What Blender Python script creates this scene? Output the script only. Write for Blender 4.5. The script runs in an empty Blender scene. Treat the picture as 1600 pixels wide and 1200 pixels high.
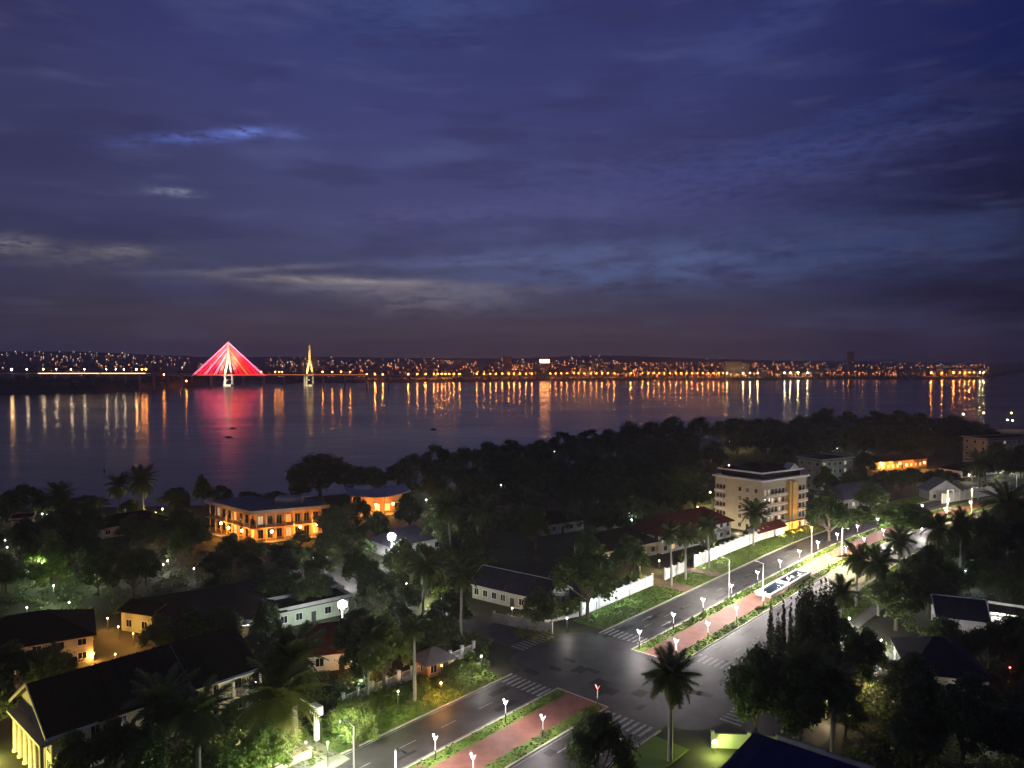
import bpy, math, random
import numpy as np
from math import sin, cos, pi, radians, sqrt, atan2, tan
from mathutils import Vector, Matrix

random.seed(7)
SC = bpy.context.scene
COL = SC.collection

# ------------------------------------------------------------------ camera
CAMZ = 55.0
FPX = 1164.0            # focal length in pixels of the 1600 px wide photograph
HOR = 560.0             # horizon row in the photograph
PITCH = math.atan((600 - HOR) / FPX)
cam = bpy.data.cameras.new('camera')
cam.sensor_width = 36.0
cam.lens = FPX / 1600.0 * 36.0
cam.clip_start = 1.0
cam.clip_end = 60000.0
camo = bpy.data.objects.new('camera', cam)
camo.location = (0, 0, CAMZ)
camo.rotation_euler = (pi / 2 - PITCH, 0, 0)
COL.objects.link(camo)
SC.camera = camo

# ------------------------------------------------------------------ world: dusk sky with clouds
world = bpy.data.worlds.new('World')
SC.world = world
world.use_nodes = True
nt = world.node_tree
nt.nodes.clear()
N = nt.nodes
L = nt.links


def nd(kind, **kw):
    n = N.new(kind)
    for k, v in kw.items():
        setattr(n, k, v)
    return n


def mth(op, a, b=None, c=None, clamp=False):
    n = nd('ShaderNodeMath', operation=op)
    n.use_clamp = clamp
    for i, v in enumerate((a, b, c)):
        if v is None:
            continue
        if isinstance(v, (int, float)):
            n.inputs[i].default_value = v
        else:
            L.new(v, n.inputs[i])
    return n.outputs[0]


def sstep(v, a, b):
    n = nd('ShaderNodeMapRange', interpolation_type='SMOOTHSTEP')
    L.new(v, n.inputs[0])
    n.inputs[1].default_value = a
    n.inputs[2].default_value = b
    return n.outputs[0]


def mixc(f, a, b, mode='MIX'):
    n = nd('ShaderNodeMix', data_type='RGBA', blend_type=mode)
    if isinstance(f, (int, float)):
        n.inputs[0].default_value = f
    else:
        L.new(f, n.inputs[0])
    for i, v in ((6, a), (7, b)):
        if isinstance(v, tuple):
            n.inputs[i].default_value = (*v, 1)
        else:
            L.new(v, n.inputs[i])
    return n.outputs[2]


def lin(r, g, b):
    f = lambda c: (c / 255 / 12.92) if c / 255 <= .04045 else ((c / 255 + .055) / 1.055) ** 2.4
    return (f(r), f(g), f(b))


tc = nd('ShaderNodeTexCoord')
sp = nd('ShaderNodeSeparateXYZ')
L.new(tc.outputs['Generated'], sp.inputs[0])
X, Y, Z = sp.outputs
az = mth('ARCTAN2', X, Y)                        # 0 straight ahead (+Y), + to the right
hz = mth('SQRT', mth('ADD', mth('MULTIPLY', X, X), mth('MULTIPLY', Y, Y)))
el = mth('ARCTAN2', Z, hz)                       # elevation in radians
# cloud-layer plane coordinates (clouds shrink and flatten towards the horizon)
inv = mth('DIVIDE', 1.0, mth('MAXIMUM', mth('ADD', Z, .05), .03))
cx = mth('MULTIPLY', X, inv)
cy = mth('MULTIPLY', Y, inv)
cc = nd('ShaderNodeCombineXYZ')
L.new(cx, cc.inputs[0])
L.new(cy, cc.inputs[1])


def noise(vec, scale, detail=5, rough=.55, sx=1, sy=1, off=0.0, rot=0.0):
    mp = nd('ShaderNodeMapping')
    L.new(vec, mp.inputs[0])
    mp.inputs['Scale'].default_value = (sx, sy, 1)
    mp.inputs['Location'].default_value = (off, off * .7, 0)
    mp.inputs['Rotation'].default_value = (0, 0, rot)
    n = nd('ShaderNodeTexNoise')
    L.new(mp.outputs[0], n.inputs['Vector'])
    n.inputs['Scale'].default_value = scale
    n.inputs['Detail'].default_value = detail
    n.inputs['Roughness'].default_value = rough
    return n.outputs['Fac']


angv = nd('ShaderNodeCombineXYZ')
L.new(az, angv.inputs[0])
L.new(el, angv.inputs[1])
ang = angv.outputs[0]

SKY_LOW = lin(62, 60, 76)
SKY_MID = lin(68, 70, 112)
SKY_TOP = lin(54, 59, 116)
base = mixc(sstep(el, .02, .20), SKY_LOW, SKY_MID)
base = mixc(sstep(el, .15, .50), base, SKY_TOP)
# the rain cloud that darkens the right of the view, thickest low down
base = mixc(mth('MULTIPLY', sstep(az, .08, .66), .90), base, lin(10, 22, 74))
rc = mth('MULTIPLY', sstep(az, .30, .62), mth('SUBTRACT', 1.0, sstep(el, .12, .40)))
base = mixc(mth('MULTIPLY', rc, .9), base, lin(13, 12, 28))
# darker grey-violet cloud towards the left
base = mixc(mth('MULTIPLY', mth('SUBTRACT', 1.0, sstep(az, -.75, -.12)), .50), base, lin(42, 38, 62))
# broad cloud mass modulation
n1 = noise(cc.outputs[0], .50, 4, .5, .8, 1.35, 3.1, .25)
n2 = noise(ang, 4.2, 4, .5, 1.0, 4.2, 1.7, -.13)
dark = sstep(n1, .43, .66)
base = mixc(mth('MULTIPLY', dark, .34), base, lin(33, 33, 66))
lightm = sstep(n2, .52, .75)
base = mixc(mth('MULTIPLY', lightm, .28), base, lin(88, 94, 140))
n2b = noise(ang, 9.0, 4, .5, 1.0, 5.5, 7.7, -.12)
base = mixc(mth('MULTIPLY', sstep(n2b, .55, .8), .20), base, lin(98, 98, 138))
n2c = noise(ang, 5.5, 4, .5, 1.0, 5.0, 12.7, -.10)
base = mixc(mth('MULTIPLY', sstep(n2c, .50, .68), .42), base, lin(48, 46, 84))


def px2ang(px, py):
    return math.atan2(px - 800, FPX), math.atan2((HOR - py) / FPX, sqrt(1 + ((px - 800) / FPX) ** 2))


def slit(px, py, wpx, hpx, tilt, col, amt, nsc=28.0):
    """a gap in the clouds where the brighter evening sky shows through"""
    global base
    a0, e0 = px2ang(px, py)
    da = mth('SUBTRACT', az, a0)
    de = mth('SUBTRACT', el, e0)
    de2 = mth('SUBTRACT', de, mth('MULTIPLY', da, tilt))
    wob = mth('MULTIPLY', mth('SUBTRACT', noise(ang, nsc, 4, .6, 1, 2.2, px * .01), .5), 1.7 * hpx / FPX)
    de2 = mth('ADD', de2, wob)
    u = mth('DIVIDE', da, wpx / FPX)
    v = mth('DIVIDE', de2, hpx / FPX)
    r2 = mth('ADD', mth('MULTIPLY', u, u), mth('MULTIPLY', v, v))
    f = mth('POWER', 2.718, mth('MULTIPLY', r2, -1.0))
    g = sstep(noise(ang, nsc * 1.6, 5, .65, 1, 3.5, px * .02 + 5, -.08), .30, .62)
    base = mixc(mth('MULTIPLY', mth('MULTIPLY', f, g), amt), base, col)


slit(320, 218, 88, 8, .17, lin(84, 96, 168), .95)
slit(388, 211, 26, 7, .15, lin(104, 122, 200), 1.0)
slit(452, 214, 26, 8, .0, lin(92, 100, 165), .7)
slit(276, 303, 26, 5, .0, lin(130, 135, 160), 1.0)
slit(18, 382, 42, 11, .05, lin(118, 112, 120), 1.0)
slit(160, 400, 85, 13, .08, lin(92, 88, 98), .85)
slit(196, 393, 30, 6, .05, lin(112, 106, 118), .9)
slit(410, 421, 130, 5, .08, lin(104, 100, 118), .9, 14)
slit(560, 441, 150, 6, -.015, lin(162, 148, 146), 1.0, 9)
slit(640, 452, 190, 10, .0, lin(118, 112, 124), .95, 14)
slit(690, 466, 120, 22, .0, lin(112, 106, 118), .9, 16)
slit(780, 408, 190, 9, .04, lin(98, 104, 146), .85, 14)
slit(1020, 412, 330, 36, .02, lin(82, 94, 138), .95, 10)
slit(1350, 380, 260, 40, .04, lin(50, 62, 104), .8, 10)
slit(720, 335, 230, 16, .07, lin(84, 82, 128), .6)
slit(1000, 300, 300, 60, .05, lin(76, 76, 130), .5)
slit(1240, 245, 210, 22, .10, lin(62, 74, 130), .6)
slit(1150, 75, 140, 40, .35, lin(58, 66, 122), .5)
slit(1320, 190, 150, 16, .22, lin(48, 60, 112), .6)
slit(650, 20, 190, 50, .1, lin(62, 76, 128), .5)
slit(8, 40, 18, 9, .05, lin(72, 68, 102), .7)
# warm light-dome of the town on the far bank, in the lowest degrees of the sky
glow = mth('POWER', 2.718, mth('MULTIPLY', mth('ABSOLUTE', el), -24.0))
gz = mth('MULTIPLY', sstep(az, -1.0, -.1), mth('SUBTRACT', 1.0, sstep(az, .25, .70)))
base = mixc(mth('MULTIPLY', mth('MULTIPLY', glow, mth('ADD', gz, .15)), .5), base, lin(84, 66, 72))
SKY_STRENGTH = 1.10
base = mixc(1.0, base, (.95, .975, .97), 'MULTIPLY')

sky = nd('ShaderNodeTexSky', sky_type='NISHITA')
sky.sun_disc = False
sky.sun_elevation = radians(-5.0)
sky.sun_rotation = radians(-25)
skyb = nd('ShaderNodeBackground')
L.new(sky.outputs[0], skyb.inputs[0])
skyb.inputs[1].default_value = .05
clb = nd('ShaderNodeBackground')
L.new(base, clb.inputs[0])
clb.inputs[1].default_value = SKY_STRENGTH
add = nd('ShaderNodeAddShader')
L.new(skyb.outputs[0], add.inputs[0])
L.new(clb.outputs[0], add.inputs[1])
wo = nd('ShaderNodeOutputWorld')
L.new(add.outputs[0], wo.inputs[0])

# the last of the dusk light, almost nothing
sun = bpy.data.lights.new('dusk_sun', 'SUN')
sun.energy = 0.01
sun.angle = radians(40)
sun.color = (.7, .75, 1.0)
suno = bpy.data.objects.new('dusk_sun', sun)
suno.rotation_euler = (radians(80), 0, radians(25))
COL.objects.link(suno)

SC.view_settings.view_transform = 'Standard'
SC.view_settings.look = 'None'
SC.view_settings.exposure = 0.0
SC.view_settings.gamma = 1.0
SC.view_settings.use_curve_mapping = False
SC.cycles.use_denoising = True
SC.cycles.max_bounces = 4
SC.cycles.diffuse_bounces = 2
SC.cycles.glossy_bounces = 2
SC.cycles.transparent_max_bounces = 4
SC.cycles.sample_clamp_indirect = 6.0
SC.cycles.caustics_reflective = False
SC.cycles.caustics_refractive = False


# ------------------------------------------------------------------ geometry of the view, avenue frame
def P(px, py, z=0.0):
    """point of the plane at height z seen at photograph pixel (px, py)"""
    dx = (px - 800) / FPX
    dy = -(py - 600) / FPX
    d = Vector((dx, cos(PITCH) + dy * sin(PITCH), -sin(PITCH) + dy * cos(PITCH)))
    t = (z - CAMZ) / d.z
    return Vector((d.x * t, d.y * t, z))


def ray(px, py):
    dx = (px - 800) / FPX
    dy = -(py - 600) / FPX
    return Vector((dx, cos(PITCH) + dy * sin(PITCH), -sin(PITCH) + dy * cos(PITCH)))


def at(px, py, D):
    d = ray(px, py)
    t = D / d.y
    return Vector((d.x * t, D, CAMZ + d.z * t))


DV = Vector((.6702, .7422))
NV = Vector((.7422, -.6702))
NREF = -71.0
SB = 200.0
RB = 500.0


def C(s, n, z=0.0):
    """avenue coordinates: s along, n across (to the right); bends right after SB"""
    if s <= SB:
        p = DV * s + NV * n
    else:
        th = (s - SB) / RB
        p0 = DV * SB + NV * NREF
        p = p0 + DV * (RB * sin(th)) + NV * (RB * (1 - cos(th))) + (NV * cos(th) - DV * sin(th)) * (n - NREF)
    return Vector((p.x, p.y, z))


def heading(s):
    a = atan2(DV.y, DV.x)
    return a - max(0.0, (s - SB) / RB)


AVROT = atan2(DV.y, DV.x)


# ------------------------------------------------------------------ mesh helpers
class MB:
    def __init__(self):
        self.v = []
        self.f = []

    def add(self, vs, fs):
        o = len(self.v)
        self.v += [tuple(p) for p in vs]
        self.f += [tuple(i + o for i in f) for f in fs]
        return self

    def quad(self, a, b, c, d):
        return self.add([a, b, c, d], [(0, 1, 2, 3)])

    def box(self, x0, y0, z0, x1, y1, z1):
        return self.add([(x0, y0, z0), (x1, y0, z0), (x1, y1, z0), (x0, y1, z0),
                         (x0, y0, z1), (x1, y0, z1), (x1, y1, z1), (x0, y1, z1)],
                        [(0, 3, 2, 1), (4, 5, 6, 7), (0, 1, 5, 4), (1, 2, 6, 5), (2, 3, 7, 6), (3, 0, 4, 7)])

    def prism(self, pts, z0, z1):
        n = len(pts)
        vs = [(p[0], p[1], z0) for p in pts] + [(p[0], p[1], z1) for p in pts]
        fs = [tuple(range(n - 1, -1, -1)), tuple(range(n, 2 * n))]
        fs += [(i, (i + 1) % n, n + (i + 1) % n, n + i) for i in range(n)]
        return self.add(vs, fs)

    def tube(self, a, b, r0, r1, n=8):
        a = Vector(a)
        b = Vector(b)
        d = (b - a).normalized()
        u = d.orthogonal().normalized()
        w = d.cross(u)
        vs = []
        for p, r in ((a, r0), (b, r1)):
            for i in range(n):
                t = 2 * pi * i / n
                vs.append(p + u * (r * cos(t)) + w * (r * sin(t)))
        fs = [(i, (i + 1) % n, n + (i + 1) % n, n + i) for i in range(n)]
        fs += [tuple(range(n - 1, -1, -1)), tuple(range(n, 2 * n))]
        return self.add(vs, fs)

    def lathe(self, prof, c=(0, 0, 0), n=10):
        vs = []
        for r, z in prof:
            for i in range(n):
                t = 2 * pi * i / n
                vs.append((c[0] + r * cos(t), c[1] + r * sin(t), c[2] + z))
        fs = []
        for k in range(len(prof) - 1):
            fs += [(k * n + i, k * n + (i + 1) % n, (k + 1) * n + (i + 1) % n, (k + 1) * n + i) for i in range(n)]
        fs += [tuple(range(n - 1, -1, -1)), tuple(range((len(prof) - 1) * n, len(prof) * n))]
        return self.add(vs, fs)

    def ball(self, c, r, n=8, m=5, sz=1.0):
        prof = [(max(.02 * r, r * sin(pi * k / m)), -r * sz * cos(pi * k / m)) for k in range(m + 1)]
        return self.lathe(prof, c, n)

    def mesh(self, name, m=None, smooth=False):
        me = bpy.data.meshes.new(name)
        me.from_pydata(self.v, [], self.f)
        if m:
            me.materials.append(m)
        if smooth:
            me.polygons.foreach_set('use_smooth', [True] * len(me.polygons))
        me.update()
        return me

    def build(self, name, m=None, parent=None, smooth=False, loc=None, rz=None):
        return link(name, self.mesh(name, m, smooth), parent, loc, rz)


def link(name, data, parent=None, loc=None, rz=None, scale=None):
    o = bpy.data.objects.new(name, data)
    COL.objects.link(o)
    if parent:
        o.parent = parent
    if loc is not None:
        o.location = loc
    if rz is not None:
        o.rotation_euler = (0, 0, rz)
    if scale is not None:
        o.scale = scale
    return o


def tag(o, label=None, cat=None, group=None, kind=None):
    if label:
        o['label'] = label
    if cat:
        o['category'] = cat
    if group:
        o['group'] = group
    if kind:
        o['kind'] = kind
    return o


def thing(name, label, cat, loc=(0, 0, 0), rz=0.0, group=None):
    o = link(name, None, None, loc, rz)
    o.empty_display_size = .5
    return tag(o, label, cat, group)


def struct(name, mb, m):
    return tag(mb.build(name, m), kind='structure')


def np_mesh(name, verts, quads, m, smooth=False):
    me = bpy.data.meshes.new(name)
    verts = np.asarray(verts, dtype=np.float32)
    quads = np.asarray(quads, dtype=np.int32)
    k = quads.shape[1]
    me.vertices.add(len(verts))
    me.vertices.foreach_set('co', verts.ravel())
    me.loops.add(quads.size)
    me.loops.foreach_set('vertex_index', quads.ravel())
    me.polygons.add(len(quads))
    me.polygons.foreach_set('loop_start', np.arange(len(quads), dtype=np.int32) * k)
    me.polygons.foreach_set('loop_total', np.full(len(quads), k, dtype=np.int32))
    me.materials.append(m)
    me.update(calc_edges=True)
    return me


# ------------------------------------------------------------------ materials
def mat(name, col, rough=.7, col2=None, scale=3.0, bump=0.0, metallic=0.0, detail=4, spec=.4, bscale=None, stretch=None):
    m = bpy.data.materials.new(name)
    m.use_nodes = True
    t = m.node_tree
    b = t.nodes['Principled BSDF']
    b.inputs['Base Color'].default_value = (*col, 1)
    b.inputs['Roughness'].default_value = rough
    b.inputs['Metallic'].default_value = metallic
    b.inputs['Specular IOR Level'].default_value = spec
    if col2 or bump:
        c = t.nodes.new('ShaderNodeTexCoord')
        vec = c.outputs['Object']
        if stretch:
            mp = t.nodes.new('ShaderNodeMapping')
            mp.inputs['Scale'].default_value = stretch
            t.links.new(vec, mp.inputs[0])
            vec = mp.outputs[0]
        n = t.nodes.new('ShaderNodeTexNoise')
        n.inputs['Scale'].default_value = scale
        n.inputs['Detail'].default_value = detail
        n.inputs['Roughness'].default_value = .65
        t.links.new(vec, n.inputs['Vector'])
        if col2:
            r = t.nodes.new('ShaderNodeValToRGB')
            r.color_ramp.elements[0].position = .35
            r.color_ramp.elements[1].position = .68
            r.color_ramp.elements[0].color = (*col, 1)
            r.color_ramp.elements[1].color = (*col2, 1)
            t.links.new(n.outputs['Fac'], r.inputs[0])
            t.links.new(r.outputs[0], b.inputs['Base Color'])
        if bump:
            n2 = t.nodes.new('ShaderNodeTexNoise')
            n2.inputs['Scale'].default_value = bscale or scale * 3
            n2.inputs['Detail'].default_value = 3
            t.links.new(vec, n2.inputs['Vector'])
            bp = t.nodes.new('ShaderNodeBump')
            bp.inputs['Strength'].default_value = .6
            bp.inputs['Distance'].default_value = bump
            t.links.new(n2.outputs['Fac'], bp.inputs['Height'])
            t.links.new(bp.outputs[0], b.inputs['Normal'])
    return m


def emit(name, col, strength):
    m = bpy.data.materials.new(name)
    m.use_nodes = True
    b = m.node_tree.nodes['Principled BSDF']
    b.inputs['Base Color'].default_value = (.6, .6, .6, 1)
    b.inputs['Emission Color'].default_value = (*col, 1)
    b.inputs['Emission Strength'].default_value = strength
    return m


def leafmat(name, c1, c2, trans=.25):
    m = bpy.data.materials.new(name)
    m.use_nodes = True
    t = m.node_tree
    b = t.nodes['Principled BSDF']
    b.inputs['Roughness'].default_value = .55
    b.inputs['Specular IOR Level'].default_value = .3
    oi = t.nodes.new('ShaderNodeObjectInfo')
    c = t.nodes.new('ShaderNodeTexCoord')
    n = t.nodes.new('ShaderNodeTexNoise')
    n.inputs['Scale'].default_value = .9
    n.inputs['Detail'].default_value = 3
    t.links.new(c.outputs['Object'], n.inputs['Vector'])
    a = t.nodes.new('ShaderNodeMath')
    a.operation = 'MULTIPLY_ADD'
    t.links.new(oi.outputs['Random'], a.inputs[0])
    a.inputs[1].default_value = .5
    t.links.new(n.outputs['Fac'], a.inputs[2])
    r = t.nodes.new('ShaderNodeValToRGB')
    r.color_ramp.elements[0].position = .4
    r.color_ramp.elements[1].position = 1.0
    r.color_ramp.elements[0].color = (*c1, 1)
    r.color_ramp.elements[1].color = (*c2, 1)
    t.links.new(a.outputs[0], r.inputs[0])
    t.links.new(r.outputs[0], b.inputs['Base Color'])
    tr = t.nodes.new('ShaderNodeBsdfTranslucent')
    t.links.new(r.outputs[0], tr.inputs[0])
    mx = t.nodes.new('ShaderNodeMixShader')
    mx.inputs[0].default_value = trans
    t.links.new(b.outputs[0], mx.inputs[1])
    t.links.new(tr.outputs[0], mx.inputs[2])
    out = t.nodes['Material Output']
    t.links.new(mx.outputs[0], out.inputs[0])
    return m


M = dict(
    asphalt=mat('asphalt', (.022, .021, .022), .6, (.058, .053, .054), .22, .012, bscale=9, detail=10, spec=.3),
    paint=mat('road_paint', (.36, .36, .34), .7, (.10, .10, .10), 1.6, detail=8),
    kerb=mat('kerb_concrete', (.40, .38, .30), .8, (.28, .27, .22), 1.5, .01),
    paver=mat('red_paving', (.20, .078, .056), .75, (.115, .046, .036), .5, .01, bscale=8, detail=8),
    walk=mat('concrete_paving', (.20, .19, .16), .8, (.13, .125, .105), .4, .01, bscale=6),
    grass=mat('grass_ground', (.058, .135, .010), .9, (.11, .135, .022), .5, .05, bscale=3, detail=8),
    lawn=mat('garden_soil', (.024, .030, .012), .9, (.034, .032, .016), .12, .06, bscale=1.2, detail=8),
    blade=leafmat('grass_blade', (.062, .13, .016), (.115, .15, .03), .3),
    leaf1=leafmat('leaf_dark_green', (.034, .058, .016), (.062, .088, .028)),
    leaf2=leafmat('leaf_mid_green', (.048, .085, .018), (.09, .12, .032)),
    leaf3=leafmat('leaf_bright_green', (.065, .145, .020), (.13, .17, .032)),
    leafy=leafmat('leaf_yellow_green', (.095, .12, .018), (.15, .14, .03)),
    frond=leafmat('palm_frond', (.045, .072, .018), (.085, .10, .030), .2),
    cyp=leafmat('cypress_leaf', (.022, .036, .014), (.045, .058, .022), .1),
    bark=mat('bark', (.11, .085, .06), .9, (.06, .047, .034), 4, .03),
    palmbark=mat('palm_bark', (.26, .25, .22), .9, (.17, .16, .14), 3, .02),
    brown=mat('brown_boarding', (.055, .045, .035), .9, (.04, .03, .024), 1.0, spec=.15),
    white=mat('white_paint', (.72, .72, .70), .55, (.58, .58, .55), .8),
    cream=mat('cream_render', (.44, .395, .29), .8, (.36, .325, .235), .5, .01),
    greyw=mat('grey_render', (.36, .36, .34), .8, (.26, .26, .25), .5, .01),
    yellow=mat('ochre_render', (.52, .36, .11), .75, (.42, .29, .09), .6),
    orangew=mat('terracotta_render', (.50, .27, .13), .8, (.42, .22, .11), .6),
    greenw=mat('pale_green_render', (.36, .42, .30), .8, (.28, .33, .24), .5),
    roofd=mat('dark_roof_sheet', (.016, .010, .009), .9, (.026, .018, .016), .8, .02, stretch=(1, 6, 1), spec=.12),
    roofb=mat('dark_blue_roof_sheet', (.020, .020, .034), .85, (.030, .029, .044), .6, .02, spec=.15),
    roofr=mat('red_roof_tile', (.16, .034, .024), .85, (.10, .024, .018), .8, .03, spec=.15),
    roofg=mat('grey_roof_sheet', (.15, .145, .15), .8, (.11, .105, .11), .6, .02, spec=.2),
    roofv=mat('slate_violet_roof', (.085, .075, .09), .6, (.06, .052, .065), .7, .02),
    blue=mat('blue_roof_sheet', (.010, .017, .11), .8, (.008, .012, .08), .7, .01, spec=.15),
    dark=mat('dark_metal', (.03, .03, .032), .5),
    steel=mat('white_pole_paint', (.70, .70, .68), .4, (.60, .60, .58), 2),
    glass=mat('window_glass', (.012, .013, .016), .12, spec=.6),
    earth=mat('red_earth', (.16, .10, .065), .9, (.11, .07, .045), .5, .04),
    conc=mat('bridge_concrete', (.55, .53, .48), .8, (.45, .43, .39), .05),
    farland=mat('far_bank_ground', (.075, .062, .042), .95, (.11, .09, .065), .012),
    fartree=mat('far_tree_leaf', (.018, .026, .010), .9, (.032, .04, .016), .15),
    farwall=mat('far_building_wall', (.28, .24, .20), .85, (.18, .155, .13), .02),
    farwall2=mat('far_building_wall_grey', (.20, .20, .21), .85, (.14, .14, .15), .02),
    red=mat('red_paint', (.45, .04, .03), .5),
    hyac=leafmat('water_hyacinth_leaf', (.02, .04, .012), (.04, .06, .02), .1),
)
E = dict(
    led=emit('led_white', (.88, .88, 1.0), 6.0),
    flood=emit('floodlight_white', (.92, .96, 1.0), 90.0),
    white=emit('lamp_white', (1.0, .95, .86), 13.0),
    cool=emit('lamp_cool_white', (.80, .97, 1.0), 13.0),
    warm=emit('lamp_warm', (1.0, .80, .45), 13.0),
    yellow=emit('lamp_yellow', (1.0, .82, .30), 13.0),
    lime=emit('lamp_lime', (.95, 1.0, .35), 22.0),
    green=emit('lamp_greenish', (.72, 1.0, .62), 16.0),
    orange=emit('lamp_orange', (1.0, .48, .12), 13.0),
    red=emit('lamp_red', (1.0, .12, .10), 9.0),
    pink=emit('lamp_pink', (1.0, .50, .42), 14.0),
    win_o=emit('window_lit_orange', (1.0, .38, .07), .75),
    win_w=emit('window_lit_warm', (1.0, .68, .30), .75),
    win_d=emit('window_lit_dim', (1.0, .70, .40), .40),
    sod=emit('far_sodium', (1.0, .24, .028), 85.0),
    sodw=emit('far_warm_white', (1.0, .50, .17), 100.0),
    fwh=emit('far_white', (1.0, .78, .50), 60.0),
    fgr=emit('far_lime_white', (1.0, .86, .26), 75.0),
    csm=emit('city_light_amber', (1.0, .28, .06), 4.5),
    csw=emit('city_light_white', (1.0, .62, .42), 3.6),
    sign=emit('lit_rooftop_sign', (1.0, .34, .09), 24.0),
    cab=emit('cable_led_red', (1.0, .008, .016), 17.0),
    cabp=emit('cable_led_pink', (1.0, .16, .32), 14.0),
    cabo=emit('cable_led_orange', (1.0, .12, .015), 14.0),
    deckl=emit('deck_edge_light_warm', (1.0, .62, .26), 12.0),
    deckr=emit('deck_edge_light_red', (1.0, .05, .03), 1.6),
    deckw=emit('deck_edge_light_white', (1.0, .74, .42), 14.0),
)
LCOL = dict(led=(.90, .90, 1.0), flood=(.92, .97, 1.0), white=(1, .94, .84), cool=(.78, .97, 1.0), warm=(1, .76, .40),
            yellow=(1, .80, .28), lime=(.90, 1.0, .28), green=(.75, 1, .6), orange=(1, .42, .08), red=(1, .1, .08),
            pink=(1, .5, .4))


def plight(name, loc, colr, watt, parent=None, r=.25):
    l = bpy.data.lights.new(name, 'POINT')
    l.energy = watt
    l.color = LCOL[colr] if isinstance(colr, str) else colr
    l.shadow_soft_size = r
    o = bpy.data.objects.new(name, l)
    COL.objects.link(o)
    o.location = loc
    if parent:
        o.parent = parent
    return o


def slight(name, loc, tgt, colr, watt, ang, parent=None, r=.3, blend=.6):
    l = bpy.data.lights.new(name, 'SPOT')
    l.energy = watt
    l.color = LCOL[colr] if isinstance(colr, str) else colr
    l.shadow_soft_size = r
    l.spot_size = radians(ang)
    l.spot_blend = blend
    o = bpy.data.objects.new(name, l)
    COL.objects.link(o)
    o.location = loc
    o.rotation_euler = (Vector(tgt) - Vector(loc)).to_track_quat('-Z', 'Y').to_euler()
    if parent:
        o.parent = parent
    return o


# ------------------------------------------------------------------ setting: river, near land, far bank
def water_material():
    m = bpy.data.materials.new('river_water')
    m.use_nodes = True
    t = m.node_tree
    b = t.nodes['Principled BSDF']
    b.inputs['Base Color'].default_value = (.012, .009, .008, 1)
    b.inputs['IOR'].default_value = 1.33
    b.inputs['Specular IOR Level'].default_value = .30
    c = t.nodes.new('ShaderNodeTexCoord')

    def nz(sc, det, sx=1, sy=1):
        mp = t.nodes.new('ShaderNodeMapping')
        mp.inputs['Scale'].default_value = (sx, sy, 1)
        t.links.new(c.outputs['Object'], mp.inputs[0])
        n = t.nodes.new('ShaderNodeTexNoise')
        n.inputs['Scale'].default_value = sc
        n.inputs['Detail'].default_value = det
        t.links.new(mp.outputs[0], n.inputs['Vector'])
        return n.outputs['Fac']
    r = t.nodes.new('ShaderNodeMapRange')
    t.links.new(nz(.006, 4, .5, 1.6), r.inputs[0])
    r.inputs[1].default_value = .35
    r.inputs[2].default_value = .65
    r.inputs[3].default_value = .115
    r.inputs[4].default_value = .190
    t.links.new(r.outputs[0], b.inputs['Roughness'])
    a = t.nodes.new('ShaderNodeMath')
    a.operation = 'MULTIPLY_ADD'
    t.links.new(nz(.028, 3, .4, 1.0), a.inputs[0])
    a.inputs[1].default_value = 2.6
    t.links.new(nz(.14, 3, .5, 1.0), a.inputs[2])
    bp = t.nodes.new('ShaderNodeBump')
    bp.inputs['Strength'].default_value = 1.0
    bp.inputs['Distance'].default_value = .17
    t.links.new(a.outputs[0], bp.inputs['Height'])
    t.links.new(bp.outputs[0], b.inputs['Normal'])
    return m


WZ = -4.0
river = MB()
river.quad((-30000, -2000, WZ), (30000, -2000, WZ), (30000, 45000, WZ), (-30000, 45000, WZ))
struct('river', river, water_material())

SHORE = [(-900, 200), (-400, 235), (-240, 268), (-170, 272), (-110, 278), (-70, 300), (-30, 330), (20, 372), (70, 425),
         (130, 470), (200, 515), (280, 545), (380, 575), (470, 560), (560, 520), (800, 480), (1400, 470)]
land = MB()
nS = len(SHORE)
vs = [(x, y, 0) for x, y in SHORE] + [(x * 1.02, y + 9, WZ - 1.0) for x, y in SHORE] + [(x, -300, 0) for x, y in SHORE]
fs = []
for i in range(nS - 1):
    fs.append((2 * nS + i, 2 * nS + i + 1, i + 1, i))
    fs.append((i, i + 1, nS + i + 1, nS + i))
land.add(vs, fs)
struct('ground', land, M['lawn'])

# far bank
FSH = [(-700, 624), (-300, 619), (0, 614), (110, 613), (200, 610), (270, 606), (325, 601), (400, 598.5), (600, 596.5), (800, 595),
       (1000, 594), (1150, 594), (1260, 593), (1350, 592), (1450, 593), (1545, 592), (1575, 584), (1680, 574), (2000, 569), (2600, 567)]
FRIDGE = [(-700, 545), (0, 549), (120, 549), (230, 554), (330, 558), (470, 557), (620, 559), (800, 560), (900, 556), (960, 555), (1040, 558), (1200, 563),
          (1400, 566), (1545, 567), (1620, 566), (2000, 564), (2600, 563)]
FBANK = [(-700, 14), (0, 14), (200, 12), (300, 8), (360, 5), (2600, 5)]


def interp(tab, x):
    return float(np.interp(x, [t[0] for t in tab], [t[1] for t in tab]))


def shoreD(px):
    return P(px, interp(FSH, px), WZ).y


ROWS = [0, 12, 40, 90, 200, 400, 800, 1300, 1900, 2600, 3400, 9000]


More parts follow.
